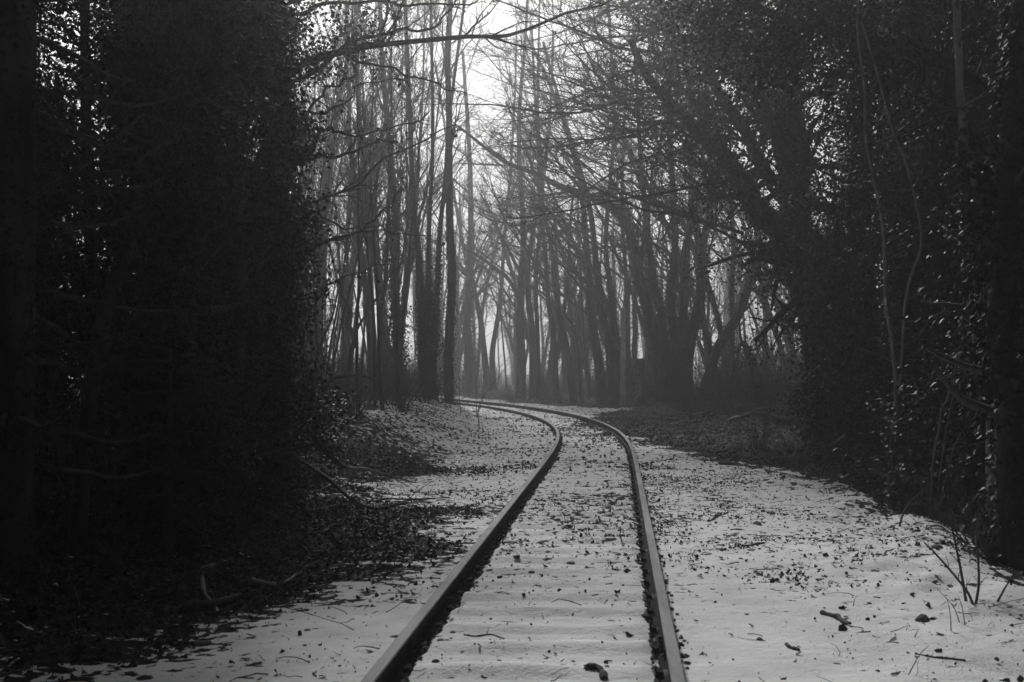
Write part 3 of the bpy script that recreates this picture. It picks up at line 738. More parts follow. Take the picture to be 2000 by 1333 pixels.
# left: ivy tree whose dark limbs cross the sky
def limbs(e, base, gi_):
    Zl = 19.5
    for pts_, r0, r1 in (
        ([(556, 160), (620, 112), (700, 95), (830, 80), (940, 72), (1000, 62), (1120, 25), (1220, -5)], .055, .014),
        ([(560, 175), (640, 118), (700, 76), (780, 55), (840, 57), (868, 30), (905, -30)], .035, .010),
        ([(570, 130), (660, 112), (760, 130), (850, 165), (920, 180)], .026, .007),
        ([(560, 330), (612, 288), (645, 250), (700, 262), (760, 248), (830, 225)], .034, .008),
        ([(560, 330), (600, 312), (680, 302), (735, 275), (775, 278)], .034, .010),
        ([(560, 420), (592, 408), (640, 390), (700, 350), (760, 300), (850, 262), (890, 240)], .030, .007),
        ([(560, 500), (640, 470), (720, 440), (760, 400), (795, 365)], .028, .007),
        ([(570, 380), (650, 438), (740, 452), (840, 462)], .018, .006),
        ([(560, 250), (620, 190), (680, 150), (720, 118)], .026, .008),
        ([(560, 240), (640, 215), (720, 165), (800, 150)], .018, .006),
        ([(560, 30), (680, 5), (780, 4), (880, 12), (960, -10)], .03, .01),
        ([(540, 40), (600, -10), (680, -30)], .03, .012),
        ([(570, 640), (640, 560), (700, 530), (770, 510)], .018, .006),
        ([(400, 40), (470, 20), (530, 0), (600, -30)], .04, .012),
    ):
        p = jitter(spline([P(x, y, Zl + .25 * i) for i, (x, y) in enumerate(pts_)], 26), .07, .9)
        rd = np.linspace(r0, r1, 26)
        gt, gb = Geo(), Geo(); tubes(gt, p[None], rd[None], 7)
        tp, _ = branchwork(gb, p[None], rd[None], [dict(k=15, t0=.2, ang=42, lr=.22, rr=.55, n=6, wob=.18, up=.03, minr=.006, sides=4), dict(k=5, ang=42, lr=.5, rr=.6, n=4, wob=.2, minr=.0045)])
        link('twigs', gb.mesh('twigs', M_TWIG, base), link('limb', gt.mesh('limb', M_BARK, base), e))
        if pts_[0][1] < 180:
            sel = p[rng.integers(1, 10, 34)]; cloud(gi_, sel + rng.normal(0, .2, sel.shape) + [0, 0, .12], .12, 9, .065)
        sel = p[rng.integers(0, 6, 12)]
        cloud(gi_, sel + rng.normal(0, .1, sel.shape), .10, 5, .07)
        sel = tp[rng.integers(0, len(tp), 3), -1]
        cloud(gi_, sel, .06, 4, .07)
Z = 20
hero('ivy_tree', 'left ivy tree whose long black limbs cross the bright sky over the track', 'tree',
     [([foot(548, Z), P(546, 700, Z), P(548, 500, Z), P(545, 300, Z), P(540, 150, Z), P(535, 0, Z), P(530, -180, Z)], .19, .14)], spec=None, ivy_leaves=(1200, .20, .075, 0, 1.), extra=limbs)
Z = 15
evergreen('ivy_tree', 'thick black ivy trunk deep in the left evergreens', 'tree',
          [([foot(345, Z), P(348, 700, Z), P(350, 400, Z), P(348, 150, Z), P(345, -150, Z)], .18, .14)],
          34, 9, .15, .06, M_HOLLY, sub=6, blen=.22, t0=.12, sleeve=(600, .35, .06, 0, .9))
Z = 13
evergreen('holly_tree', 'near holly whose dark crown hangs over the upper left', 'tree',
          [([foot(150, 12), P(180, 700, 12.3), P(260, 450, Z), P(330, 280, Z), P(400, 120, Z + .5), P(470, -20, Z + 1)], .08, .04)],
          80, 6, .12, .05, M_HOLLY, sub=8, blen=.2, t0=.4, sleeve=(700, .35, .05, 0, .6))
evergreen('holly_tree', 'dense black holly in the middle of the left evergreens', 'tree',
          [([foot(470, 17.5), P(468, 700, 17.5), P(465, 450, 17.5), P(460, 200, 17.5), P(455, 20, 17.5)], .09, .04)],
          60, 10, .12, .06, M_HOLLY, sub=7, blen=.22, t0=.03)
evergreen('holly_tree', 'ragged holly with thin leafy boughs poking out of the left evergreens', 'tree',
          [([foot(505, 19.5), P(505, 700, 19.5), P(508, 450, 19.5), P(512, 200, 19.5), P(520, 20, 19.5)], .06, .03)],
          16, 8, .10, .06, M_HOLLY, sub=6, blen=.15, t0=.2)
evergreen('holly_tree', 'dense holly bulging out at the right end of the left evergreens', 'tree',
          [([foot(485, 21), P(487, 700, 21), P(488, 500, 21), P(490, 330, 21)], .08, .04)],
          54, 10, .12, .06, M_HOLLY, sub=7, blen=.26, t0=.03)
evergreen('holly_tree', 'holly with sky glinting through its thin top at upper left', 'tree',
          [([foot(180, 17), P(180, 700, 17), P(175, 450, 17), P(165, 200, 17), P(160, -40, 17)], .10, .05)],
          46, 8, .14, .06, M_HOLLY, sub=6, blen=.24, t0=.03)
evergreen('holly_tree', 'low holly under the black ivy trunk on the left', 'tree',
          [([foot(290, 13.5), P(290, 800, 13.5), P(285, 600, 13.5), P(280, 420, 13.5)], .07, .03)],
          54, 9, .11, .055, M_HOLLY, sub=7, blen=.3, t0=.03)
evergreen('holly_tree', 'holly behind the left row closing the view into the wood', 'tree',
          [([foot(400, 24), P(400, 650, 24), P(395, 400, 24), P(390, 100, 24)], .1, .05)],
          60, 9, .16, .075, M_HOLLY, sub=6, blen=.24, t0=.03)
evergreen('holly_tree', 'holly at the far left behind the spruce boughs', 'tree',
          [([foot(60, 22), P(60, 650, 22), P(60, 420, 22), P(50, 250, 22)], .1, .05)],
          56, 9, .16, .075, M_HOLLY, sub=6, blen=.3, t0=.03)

# conifers: trunk, boughs and needles
def conifer(name, label, stem, r0, r1, boughs, blen, twl, spread_dir=None, t0=.1, droop=-.05, nk=38, zlim=None):
    gt, gb, gn = Geo(), Geo(), Geo(); base = np.array(stem[0], float)
    p = spline(stem, 20); rd = np.linspace(r0, r1, 20); tubes(gt, p[None], rd[None], 12)
    st, d, L, R = kids(p[None], rd[None], boughs, t0, 1., 82, .1, .2, 0, .014, .2)
    L = blen * U(.6, 1.15, len(L))
    bp, br = grow(st, d, L, R, 9, .06, droop, .3); bp[:, -3:, 2] += np.array([.02, .07, .15]) * 1.2
    tubes(gb, bp, br, 5)
    st, d, L2, R = kids(bp, br, 22, .15, 1., 58, .1, .5, .75, .004, .3)
    d[:, 2] -= .45; L2 = twl * U(.5, 1.2, len(L2))
    tp, tr_ = grow(st, d, L2, R, 5, .08, -.10, .5); tubes(gb, tp, tr_, 3)
    gv_ = Geo()
    if r0 > .15: ivy(gv_, p, rd, 3200, .12, .05)
    allp = tp; B, n, _ = allp.shape
    t = rng.random((B, nk)) * (n - 1); i = np.minimum(t.astype(int), n - 2); f = (t - i)[..., None]; bi = np.arange(B)[:, None]
    pos = (allp[bi, i] * (1 - f) + allp[bi, i + 1] * f).reshape(-1, 3); tan = nrm(allp[bi, i + 1] - allp[bi, i]).reshape(-1, 3)
    rv = rng.normal(size=pos.shape); perp = nrm(rv - (rv * tan).sum(-1, keepdims=True) * tan)
    dv = tan * .8 + perp; nor = np.cross(dv, rng.normal(size=pos.shape))
    NEED = (np.array([[-.09, 0, 0], [.09, 0, 0], [0, 1, 0]]), np.array([[0, 1, 2]]))
    leaves(gn, pos, nor, dv, .024 * U(.7, 1.2, len(pos)) * 1.3, NEED)
    return finish(name, label, 'tree', None, base, [('trunk', gt, M_BARK), ('branch', gb, M_TWIG), ('needles', gn, M_NEEDLE), ('ivy', gv_, M_HOLLY)])
Z = 11
conifer('spruce', 'black spruce at the left edge with drooping boughs', [foot(15, Z), P(20, 700, Z), P(25, 350, Z), P(28, 0, Z), P(28, -250, Z)], .2, .15, 46, 1.35, .22, t0=.1)
conifer('yew', 'yew with shaggy drooping sprays at the edge of the left evergreens', [foot(515, 23.5), P(520, 700, 23.5), P(528, 500, 23.5), P(532, 420, 23.5)], .12, .06, 46, 1.05, .40, t0=.45, droop=-.03, nk=44)
conifer('spruce', 'low young spruce spreading dark boughs under the left holly', [foot(330, 12.6), P(330, 950, 12.6), P(332, 800, 12.6), P(333, 690, 12.6)], .05, .015, 22, .85, .2, t0=.12, nk=40)

# ------------------------------------------------------------------ the wood behind: slim poles and forked trees
def scatter(n, xr, yr, tmin, sep, seed, px=None):
    r = np.random.default_rng(seed); out = []
    for _ in range(n * 60):
        if len(out) >= n: break
        y = r.uniform(*yr)
        x = (r.uniform(*px) - 1000) / F * y if px else r.uniform(*xr)
        t = float(lateral(np.array(x), np.array(y)))
        if y < 95 and 785 < 1000 + F * x / y < 895: continue
        if not (t < -tmin or t > tmin): continue
        if all((x - a) ** 2 + (y - b) ** 2 > sep ** 2 for a, b in out): out.append((x, y))
    return out
def wood(spots, protos, name, label, group, sc=(.8, 1.15)):
    for i, (x, y) in enumerate(spots):
        place(protos[int(rng.integers(len(protos)))], name, label, 'tree', group, x, y, U(0, 6.28), float(U(*sc)))
wood(scatter(17, None, (50, 95), 3.2, 1.8, 11, (575, 885)), POLES, 'pole_tree', 'one of the slim bare pole trees crowded in the misty thicket left of the bend', 'pole trees of the left thicket', (.75, 1.1))
wood(scatter(36, None, (48, 100), 3.4, 1.1, 19, (570, 880)), THIN, 'pole_tree', 'one of the thinnest upright rods crowded between the pole trees left of the bend', 'thin rods of the left thicket', (.8, 1.2))
wood(scatter(16, None, (30, 45), 4.6, 1.2, 12, (585, 800)), THIN, 'pole_tree', 'one of the thin nearer poles on the left bank in front of the thicket', 'thin poles on the left bank', (.5, .8))
wood(scatter(16, None, (86, 125), 5, 2.0, 13, (880, 1300)), POLES + FORKS, 'misty_tree', 'one of the pale bare trees fading in the mist beyond the bend', 'pale trees beyond the bend', (.8, 1.15))
wood(scatter(7, None, (70, 105), 5, 1.8, 14, (1180, 1560)), FORKS + POLES, 'bare_tree', 'one of the bare trees behind the sign post and the many stemmed ivy tree', 'bare trees right of the bend', (.8, 1.1))
wood(scatter(14, None, (100, 160), 6, 2.6, 15, (560, 900)), POLES + FORKS, 'misty_tree', 'one of the faint trees deep behind the left thicket', 'faint trees behind the left thicket', (.85, 1.2))
wood(scatter(36, None, (125, 235), 6, 3, 16, (880, 1650)), FORKS + POLES, 'misty_tree', 'one of the faintest trees far away in the haze', 'faintest trees in the haze', (.85, 1.2))
wood(scatter(16, None, (45, 90), 8, 2.6, 17, (1560, 2050)), FORKS + POLES, 'bare_tree', 'one of the bare trees hidden behind the right ivy wall', 'trees behind the right ivy wall', (.8, 1.1))
wood(scatter(16, None, (30, 80), 6, 2.6, 18, (-60, 560)), FORKS + POLES, 'bare_tree', 'one of the bare trees glimpsed through the left evergreens', 'trees behind the left evergreens', (.8, 1.1))

def lean_proto(nst, h, iv):
    gb, gi_ = Geo(), Geo(); parts = []
    for k in range(nst):
        gt = Geo(); r = U(.10, .19); dx = U(-.55, .05)
        p, rd = grow(np.array([[U(-.5, .5), U(-.4, .4), -.3]]), np.array([[dx * .4, U(-.1, .1), 1.]]), np.array([h * U(.7, 1)]), np.array([r]), 16, .05, .0, .15)
        tt_ = np.linspace(0, 1, 16); p[0, :, 0] += dx * h * .55 * tt_ ** 2; rd[0, 0] *= 1.3
        tubes(gt, p, rd, 8); parts.append(('trunk', gt.mesh('trunk', M_BARK)))
        branchwork(gb, p, rd, [dict(TWIGS[0], k=11, t0=.25, lr=.36, ang=44, bias=(-.45, 0, .05), n=8, minr=.03, rr=.5), dict(TWIGS[1], k=8, bias=(-.15, 0, 0), minr=.014), dict(TWIGS[2], k=5, minr=.010)])
        if iv: ivy(gi_, p[0], rd[0], 1500, .14, .085, t0=0, t1=.4)
    return parts + [('crown', gb.mesh('crown', M_TWIG))] + ([('ivy', gi_.mesh('ivy', M_IVY))] if iv else [])
LEAN = [lean_proto(3, 18, 1), lean_proto(2, 20, 0), lean_proto(3, 16, 0)]
for k, (px_, Z_, lb) in enumerate(((1070, 88, 'leaning forked tree behind the gap of the misty row'), (1105, 97, 'pale leaning tree far behind the curved trunk'), (1150, 84, 'arching tree behind the leaning ivy trunk'), (1235, 78, 'arching tree behind the sign post reaching left'),
        (1275, 70, 'arching tree behind the ivy stump'), (1390, 74, 'arching tree behind the trunk that leans right'), (1430, 62, 'arching tree seen through the gap under the leaning ivy giant'), (1500, 82, 'pale arching tree deep in the gap on the right'), (1545, 66, 'arching tree in the bright gap right of the trunk that leans right'), (1580, 74, 'pale arching tree at the right end of the bright gap'), (1010, 112, 'faint arching tree behind the grey double trunk'), (1200, 108, 'faint arching tree far behind the sign post'))):
    x_ = (px_ - 1000) / F * Z_; place(LEAN[k % 3], 'arching_tree', lb, 'tree', None, x_, Z_, U(-.5, .5), float(U(.85, 1.1)))

# brambles and bare shrubs
def shrub_proto(nst, h, sp):
    g = Geo(); a = U(0, 2 * np.pi, nst); s = U(.1, sp, nst)
    d = np.stack([np.cos(a) * s, np.sin(a) * s, np.ones(nst)], -1)
    st = np.stack([np.cos(a) * .25 * U(0, 1, nst), np.sin(a) * .25 * U(0, 1, nst), np.full(nst, -.05)], -1)
    p, rd = grow(st, d, h * U(.5, 1.1, nst), U(.008, .018, nst), 9, .13, -.05, .4); tubes(g, p, rd, 4)
    branchwork(g, p, rd, [dict(k=5, t0=.2, ang=45, lr=.35, rr=.6, n=5, wob=.16, minr=.005), dict(k=3, ang=45, lr=.45, rr=.7, n=4, wob=.2, minr=.004)])
    return [('stems', g.mesh('stems', M_TWIG))]
SHRUBS = [shrub_proto(int(U(22, 40)), U(1.3, 2.4), U(.6, 1.3)) for _ in range(4)]
def shrubs(spots, label, group, sc):
    for x, y in spots: place(SHRUBS[int(rng.integers(4))], 'bramble_shrub', label, 'shrub', group, x, y, U(0, 6.28), float(U(*sc)))
shrubs(scatter(16, None, (40, 56), 3.3, .8, 21, (590, 925)), 'one of the twiggy bare shrubs at the foot of the left thicket', 'shrubs of the left thicket', (.7, 1.3))
shrubs(scatter(26, None, (34, 58), 4.6, .9, 22, (1330, 1640)), 'one of the bramble tangles below the leaning trunk on the right', 'brambles on the right', (.8, 1.3))
shrubs(scatter(9, None, (72, 90), 4.2, 1.2, 23, (920, 1280)), 'one of the low misty shrubs under the tree row beyond the bend', 'misty shrubs beyond the bend', (.8, 1.3))
shrubs(scatter(26, None, (75, 130), 5, 2, 25, (560, 860)), 'one of the faint shrubs low in the haze behind the left thicket', 'faint shrubs behind the left thicket', (1.4, 2.6))
shrubs(scatter(36, None, (50, 110), 6, 1.6, 26, (1400, 1640)), 'one of the faint shrubs low in the haze of the gap on the right', 'faint shrubs in the right gap', (1.4, 2.4))
shrubs(scatter(14, None, (100, 150), 4.2, 2, 24, (850, 1500)), 'one of the faint shrubs low in the haze far beyond the bend', 'faint far shrubs', (1.2, 2.2))
shrubs([(-3.9, 24), (-4.6, 27.5), (-4.2, 31), (-5.4, 34), (-3.4, 33), (-2.9, 37), (-3.6, 40.5), (-2.6, 43), (-3.2, 28.5), (-4.8, 37.5), (-2.4, 47), (-4.0, 35.5), (-3.3, 38.8), (-4.4, 42), (-3.0, 45), (-5.2, 30.2), (-3.7, 26.2)], 'one of the dark bare shrubs on the bank beside the left evergreens', 'shrubs on the left bank', (.6, .9))
shrubs([(5.6, 22.2), (6.3, 24.5), (5.9, 20.3), (5.4, 18.8), (4.9, 16.6), (4.75, 15), (4.5, 13.7), (5.0, 17.6), (5.5, 21.2), (5.6, 26), (4.9, 28.5)], 'one of the bare twiggy shrubs at the foot of the right ivy wall', 'shrubs at the right ivy wall', (.35, .6))
shrubs([(-3.3, 16.5), (-3.5, 13.2), (-3.3, 19.6), (-3.1, 11.2), (-3.6, 21.5)], 'one of the dark brambles in the litter below the left evergreens', 'brambles below the left evergreens', (.35, .6))

# ------------------------------------------------------------------ sign post
b = foot(1217, 65, -.2)
post = thing('sign_post', 'square grey post with a dark plate on its left, right of the bend', 'post', b)
H = (788 - 600) / F * 65 + .25
g = Geo(); box_geo(g, (0, 0, H / 2), (.23, .2, H)); link('post', g.mesh('post', M_POST, smooth_shade=False), post)
g = Geo(); box_geo(g, (0, 0, H + .02), (.26, .23, .06)); link('post_cap', g.mesh('post_cap', M_POST, smooth_shade=False), post)
g = Geo(); box_geo(g, (-.26, 0, H - 1.55), (.30, .05, .62)); link('plate', g.mesh('plate', M_PLATE, smooth_shade=False), post)
g = Geo(); box_geo(g, (-.02, .115, H - 1.4), (.5, .03, .05)); box_geo(g, (-.02, .115, H - 1.7), (.5, .03, .05)); link('bracket', g.mesh('bracket', M_RUST, smooth_shade=False), post)

# ------------------------------------------------------------------ fallen branches and sticks
def on_ground(px, py, lift=.03):
    Zs = 4861.0 / (py - HOR)
    for _ in range(12):
        x = (px - 1000) / F * Zs; Zs = (CAMZ - gz(x, Zs) - lift) * F / (py - HOR)
    return np.array([(px - 1000) / F * Zs, Zs, gz((px - 1000) / F * Zs, Zs) + lift])
def stick(name, label, spots, r0, r1, m=M_BARK, tw=None, cat='branch', lifts=None):
    c = [on_ground(x, y, (lifts[i] if lifts else .0) + r0 * .7) for i, (x, y) in enumerate(spots)]
    g = Geo(); n = max(8, 4 * len(c)); p = jitter(spline(c, n), r0 * .7); rd = np.linspace(r0, r1, n) * (1 + .18 * rng.normal(size=n))
    tubes(g, p[None], rd[None], 7)
    cap = Geo()
    e = thing(name, label, cat, c[0])
    link('stem', g.mesh('stem', m, c[0]), e)
    if tw:
        g2 = Geo(); branchwork(g2, p[None], np.abs(rd)[None], tw); link('twigs', g2.mesh('twigs', M_TWIG, c[0]), e)
    return e
TW = [dict(k=7, t0=.2, ang=45, lr=.28, rr=.5, n=5, wob=.15, up=.04, minr=.005), dict(k=3, ang=45, lr=.4, rr=.6, n=4, wob=.2, minr=.004)]
stick('fallen_branch', 'curved dark fallen branch arching down the left bank onto snow', [(560, 870), (640, 935), (690, 985), (740, 993), (790, 985)], .026, .014, tw=TW, lifts=[.5, .25, .03, .02, .06])
stick('fallen_branch', 'long dark branch slanting down from the bare shrub on the left bank', [(600, 835), (665, 905), (730, 925), (790, 940)], .034, .012, tw=TW, lifts=[.9, .5, .15, .05])
stick('fallen_branch', 'straight thin twig lying on snow left of the rail', [(745, 975), (810, 976), (878, 972)], .014, .008)
stick('fallen_log', 'dark rotten log at the edge of the near left snow', [(335, 1190), (400, 1185), (475, 1168)], .034, .026, cat='log')
stick('fallen_branch', 'pale crooked branch rising from the dark litter at near left', [(425, 1195), (400, 1150), (395, 1120), (425, 1100)], .012, .018, M_PALE, TW, lifts=[0, .05, .15, .3])
stick('fallen_branch', 'thin bent dead branch in the litter beside the near left snow', [(490, 1130), (540, 1140), (590, 1118)], .014, .008, M_PALE, TW, lifts=[.15, .08, .02])
stick('fallen_branch', 'pale arched fallen branch on the brush heap right of the bend', [(1420, 812), (1450, 808), (1490, 812), (1540, 826)], .05, .03, M_BARK, TW, lifts=[.05, .35, .3, .05])
stick('fallen_branch', 'long dark branch lying along the edge of the right litter', [(1405, 905), (1450, 908), (1500, 918), (1560, 930)], .035, .02, tw=TW)
stick('fallen_branch', 'dark branch heap stick leaning in the right brush', [(1580, 900), (1625, 870), (1650, 850)], .035, .02, tw=TW, lifts=[0, .3, .7])
stick('fallen_branch', 'broken pale stick on the right litter slope', [(1548, 862), (1562, 880), (1590, 905)], .018, .012, M_BARK, lifts=[.25, .1, .02])
stick('fallen_branch', 'thin dark branch on the snow near the foot of the sign post', [(1175, 808), (1195, 805), (1217, 800)], .05, .03)
stick('fallen_branch', 'dark twiggy branches spread below the many stemmed ivy tree', [(1300, 822), (1340, 818), (1390, 808)], .05, .03, tw=TW, lifts=[.02, .1, .2])
stick('fallen_branch', 'dark low branch in front of the brush heap on the right', [(1310, 828), (1345, 815), (1350, 806)], .035, .02, tw=TW, lifts=[.02, .15, .35])
stick('stick', 'short thick dark stick on the snow at lower right', [(1605, 1196), (1630, 1203), (1645, 1213), (1662, 1220)], .016, .013)
stick('stick', 'short dark stick with a hooked end in the right snow', [(1450, 1066), (1475, 1063), (1491, 1060)], .012, .010)
stick('stick', 'small bent stick near the bottom right of the rail', [(1536, 1258), (1548, 1266), (1562, 1270)], .011, .008)
stick('stick', 'thin twig on the snow at the far lower right', [(1788, 1277), (1830, 1284), (1886, 1290)], .007, .005, tw=[dict(k=4, lr=.2, n=3, minr=.003)])
stick('stick', 'thin forked twig lying between the rails', [(906, 1240), (930, 1243), (960, 1239), (985, 1248)], .006, .004, tw=[dict(k=3, lr=.25, n=3, minr=.003)])
stick('stick', 'stubby dark wood chunk between the rails at the bottom edge', [(1147, 1302), (1165, 1310), (1182, 1322)], .022, .018)
stick('stick', 'pale stick lying on the right snow before the ivy wall', [(1384, 1018), (1402, 1008), (1422, 1001)], .012, .008)
stick('stick', 'short stick standing in the snow inside the right rail', [(1210, 1050), (1212, 1040), (1213, 1030)], .008, .006, lifts=[-.02, .07, .16])
c_ = [P(1765, 955, 17.5), P(1830, 935, 17.8), P(1900, 918, 18.2), P(1960, 905, 18.6)]
e = thing('fallen_log', 'dark log sloping up toward the right edge trunk', 'log', c_[0])
g = Geo(); p_ = jitter(spline(c_, 18), .04); tubes(g, p_[None], np.linspace(.055, .04, 18)[None] * (1 + .1 * rng.normal(size=(1, 18))), 9); link('stem', g.mesh('stem', M_BARK, c_[0]), e)
g = Geo(); ivy(g, p_, np.full(18, .05), 900, .14, .06); link('ivy', g.mesh('ivy', M_IVY, c_[0]), e)
stick('fallen_log', 'dark stump root poking from snow beside the right edge trunk', [(1912, 1052), (1930, 1075), (1950, 1092)], .04, .05, cat='log', lifts=[.15, .08, .0])

# saplings and dead stems in the near snow
def stem_plant(name, label, cat, stems, m=M_TWIG, spec=TW, r=.008):
    """stems: list of pixel polylines; the first point stands on the ground, the rest rise in that plane"""
    gt, gb = Geo(), Geo(); base = None
    for st in stems:
        f0 = on_ground(*st[0], lift=-.02)
        if base is None: base = f0
        c = [f0] + [P(x, y, f0[1] + .05 * i) for i, (x, y) in enumerate(st[1:])]
        n = 4 * len(c); p = spline(c, n); rd = np.linspace(r, r * .45, n); tubes(gt, p[None], rd[None], 5)
        if spec: branchwork(gb, p[None], rd[None], [dict(s, minr=.003, lr=s['lr'] * .7) for s in spec])
    e = thing(name, label, cat, base); link('stem', gt.mesh('stem', m, base), e)
    if spec: link('twigs', gb.mesh('twigs', m, base), e)
stem_plant('sapling', 'thin dark sapling leaning left in the near right snow', 'sapling', [[(1888, 1180), (1878, 1120), (1868, 1070), (1858, 1020), (1850, 940)]], r=.012)
stem_plant('sapling', 'forked dark sapling beside the leaning one in the near right snow', 'sapling', [[(1905, 1186), (1912, 1140), (1910, 1080), (1908, 1040), (1915, 1000)], [(1903, 1186), (1885, 1150), (1830, 1085), (1805, 1060)]], r=.011)
stem_plant('sapling', 'arching thin sapling bending right at the edge of the right snow', 'sapling', [[(1756, 1036), (1762, 1010), (1775, 985), (1800, 962), (1835, 940)]], r=.012)
stem_plant('sapling', 'short slanting twig at the right edge of the snow', 'sapling', [[(1945, 1180), (1965, 1145), (1985, 1115)]], r=.009)
stem_plant('dead_stem', 'thin dry stalks standing in the snow left of the forked sapling', 'plant', [[(1858, 1240), (1856, 1200), (1850, 1170)], [(1885, 1228), (1880, 1190), (1872, 1165)], [(1876, 1222), (1862, 1185), (1830, 1150)]], spec=None, r=.004)
stem_plant('dead_stem', 'tall dry stalks on the bank at the inside of the bend', 'plant', [[(932, 826), (930, 780), (931, 740)], [(936, 828), (934, 800), (944, 770), (940, 740)], [(900, 812), (897, 770), (897, 738)], [(930, 820), (948, 770), (975, 735)]], r=.012)
stem_plant('dead_stem', 'lone short stake on the left snow bank', 'plant', [[(845, 888), (846, 875), (847, 858)]], spec=None, r=.03)
stem_plant('dead_stem', 'small dark stake on the left bank below the triple ivy tree', 'plant', [[(815, 822), (815, 812), (813, 798)]], spec=None, r=.03)

# ------------------------------------------------------------------ stones
def rock(seed, flat=.6):
    import bmesh
    bm = bmesh.new(); bmesh.ops.create_icosphere(bm, subdivisions=2, radius=1)
    r = np.random.default_rng(seed); pl = nrm(r.normal(size=(7, 3))); dd = r.uniform(.55, .9, 7)
    for v in bm.verts:
        c = np.array(v.co)
        for n_, d_ in zip(pl, dd):
            k = c @ n_
            if k > d_: c = c - n_ * (k - d_)
        v.co = c * np.array([1, .8, flat])
    me = bpy.data.meshes.new('stone'); bm.to_mesh(me); bm.free(); me.materials.append(M_STONE); return me
ROCKS = [rock(i, .45 + .1 * (i % 3)) for i in range(6)]
def stone(label, px, py, w, i, m=None, cat='stone', name='stone'):
    c = on_ground(px, py, 0.); r = w / 2 / F * c[1]
    o = link(name, ROCKS[i % 6]); o.location = c; o.scale = (r, r, r); o.rotation_euler = (0, 0, U(0, 6)); tag(o, label, cat)
for i, a in enumerate((('large angular grey stone in the near left snow', 396, 1258, 46), ('rounded dark stone beside the left rail near the bottom', 862, 1255, 28),
        ('small stone between the rails close to the bottom left', 851, 1293, 17), ('round dark stone in the middle of the sleepers', 1038, 1115, 17), ('flat stone beside the middle one between the rails', 1115, 1096, 22),
        ('dark clod of earth in the lower right snow', 1799, 1212, 42), ('round dark stone in the right snow', 1708, 1117, 19), ('small dark lump in the right snow nearer the rail', 1484, 1250, 18),
        ('small dark stone at the bottom of the right snow', 1530, 1328, 14), ('dark stone near the ivy wall on the right snow', 1830, 1070, 30), ('snow capped stone by the bottom of the left rail', 884, 1228, 15),
        ('dark lump near the outside of the right rail', 1478, 1025, 20), ('dark stone half way to the ivy wall', 1505, 1003, 22), ('small stone on the far right snow patch', 1697, 1180, 14), ('dark stone between the rails further up', 1060, 943, 12),
        ('pale stone on the left snow margin', 330, 1226, 18), ('dark stone at the left snow near the stone', 600, 1232, 14), ('dark stone low on the left snow', 332, 1280, 18))):
    stone(a[0], a[1], a[2], a[3], i)

# ------------------------------------------------------------------ dead leaves: single ones near the camera, litter beyond
def leaf_spots(n, xr, yr, seed, dens):
    r = np.random.default_rng(seed); x = r.uniform(*xr, n); y = r.uniform(*yr, n)
    k = r.random(n) < dens(x, y); return x[k], y[k]
def offrail(x, y): return np.abs(np.abs(lateral(x, y)) - RAILT) > .06

DM = []
for i, t_ in enumerate(CURLED + [LOBED]):
    g = Geo(); leaves(g, np.zeros((1, 3)), np.array([[0, 0, 1.]]), np.array([[0, 1., 0]]), 1., t_); DM.append(g.mesh('fallen_leaf', M_DEAD))
x, y = leaf_spots(3000, (-3.4, 4.6), (7.2, 13.5), 31, lambda x, y: offrail(x, y) * (snow_mask(x, y) > .35) * (.05 + .12 * clump(x, y)) * (x / y > -.36) * (x / y < .36))
order = np.argsort(y)[:270]
zones = ((-.72, 'left', 'dead leaf lying on the near snow left of the rails', 'near leaves left of the rails'), (.72, 'mid', 'dead leaf lying on the snow between the two rails', 'near leaves between the rails'), (99, 'right', 'dead leaf lying on the near snow right of the rails', 'near leaves right of the rails'))
for j in order:
    t_ = float(lateral(x[j], y[j])); zn = next(z_ for z_ in zones if t_ < z_[0])
    o = link('fallen_leaf', DM[int(rng.integers(len(DM)))]); o.location = (x[j], y[j], gz(x[j], y[j]) + .008)
    o.rotation_euler = (rng.normal(0, .5), rng.normal(0, .5), U(0, 6.28)); s = float(.03 + .05 * rng.random() ** 1.6); o.scale = (s * U(.7, 1.1), s, s * U(.4, .9))
    tag(o, zn[2], 'leaf', zn[3])

def litter(name, parts, label):
    g = Geo()
    for (n, xr, yr, seed, dens, size, tilt, tm) in parts:
        x, y = leaf_spots(n, xr, yr, seed, dens); m = len(x)
        z = ground_z(x, y) + rng.normal(.004, .006, m)
        var = rng.integers(0, len(CURLED), m)
        for k in range(len(CURLED)):
            s = var == k; c = s.sum()
            nor = rng.normal(0, tilt, (c, 3)) + np.array([0, 0, 1.])
            leaves(g, np.stack([x[s], y[s], z[s]], -1), nor, rng.normal(size=(c, 3)), size * U(.5, 1.3, c), tm[k])
    x, y = leaf_spots(2600, (-5, 6), (7, 30), 55, lambda x, y: offrail(x, y) * (.15 + .6 * clump(x, y))); m = len(x); a = U(0, 6.28, m)
    p, rd = grow(np.stack([x, y, ground_z(x, y) + .006], -1), np.stack([np.cos(a), np.sin(a), U(-.05, .25, m)], -1), U(.05, .28, m), U(.002, .005, m), 5, .18, -.03, .5); tubes(g, p, rd, 3)
    o = link(name, g.mesh(name, M_DEAD), None, 'stuff'); tag(o, label, 'leaf litter'); return g
dark = lambda x, y: smooth(.55, .10, snow_mask(x, y))
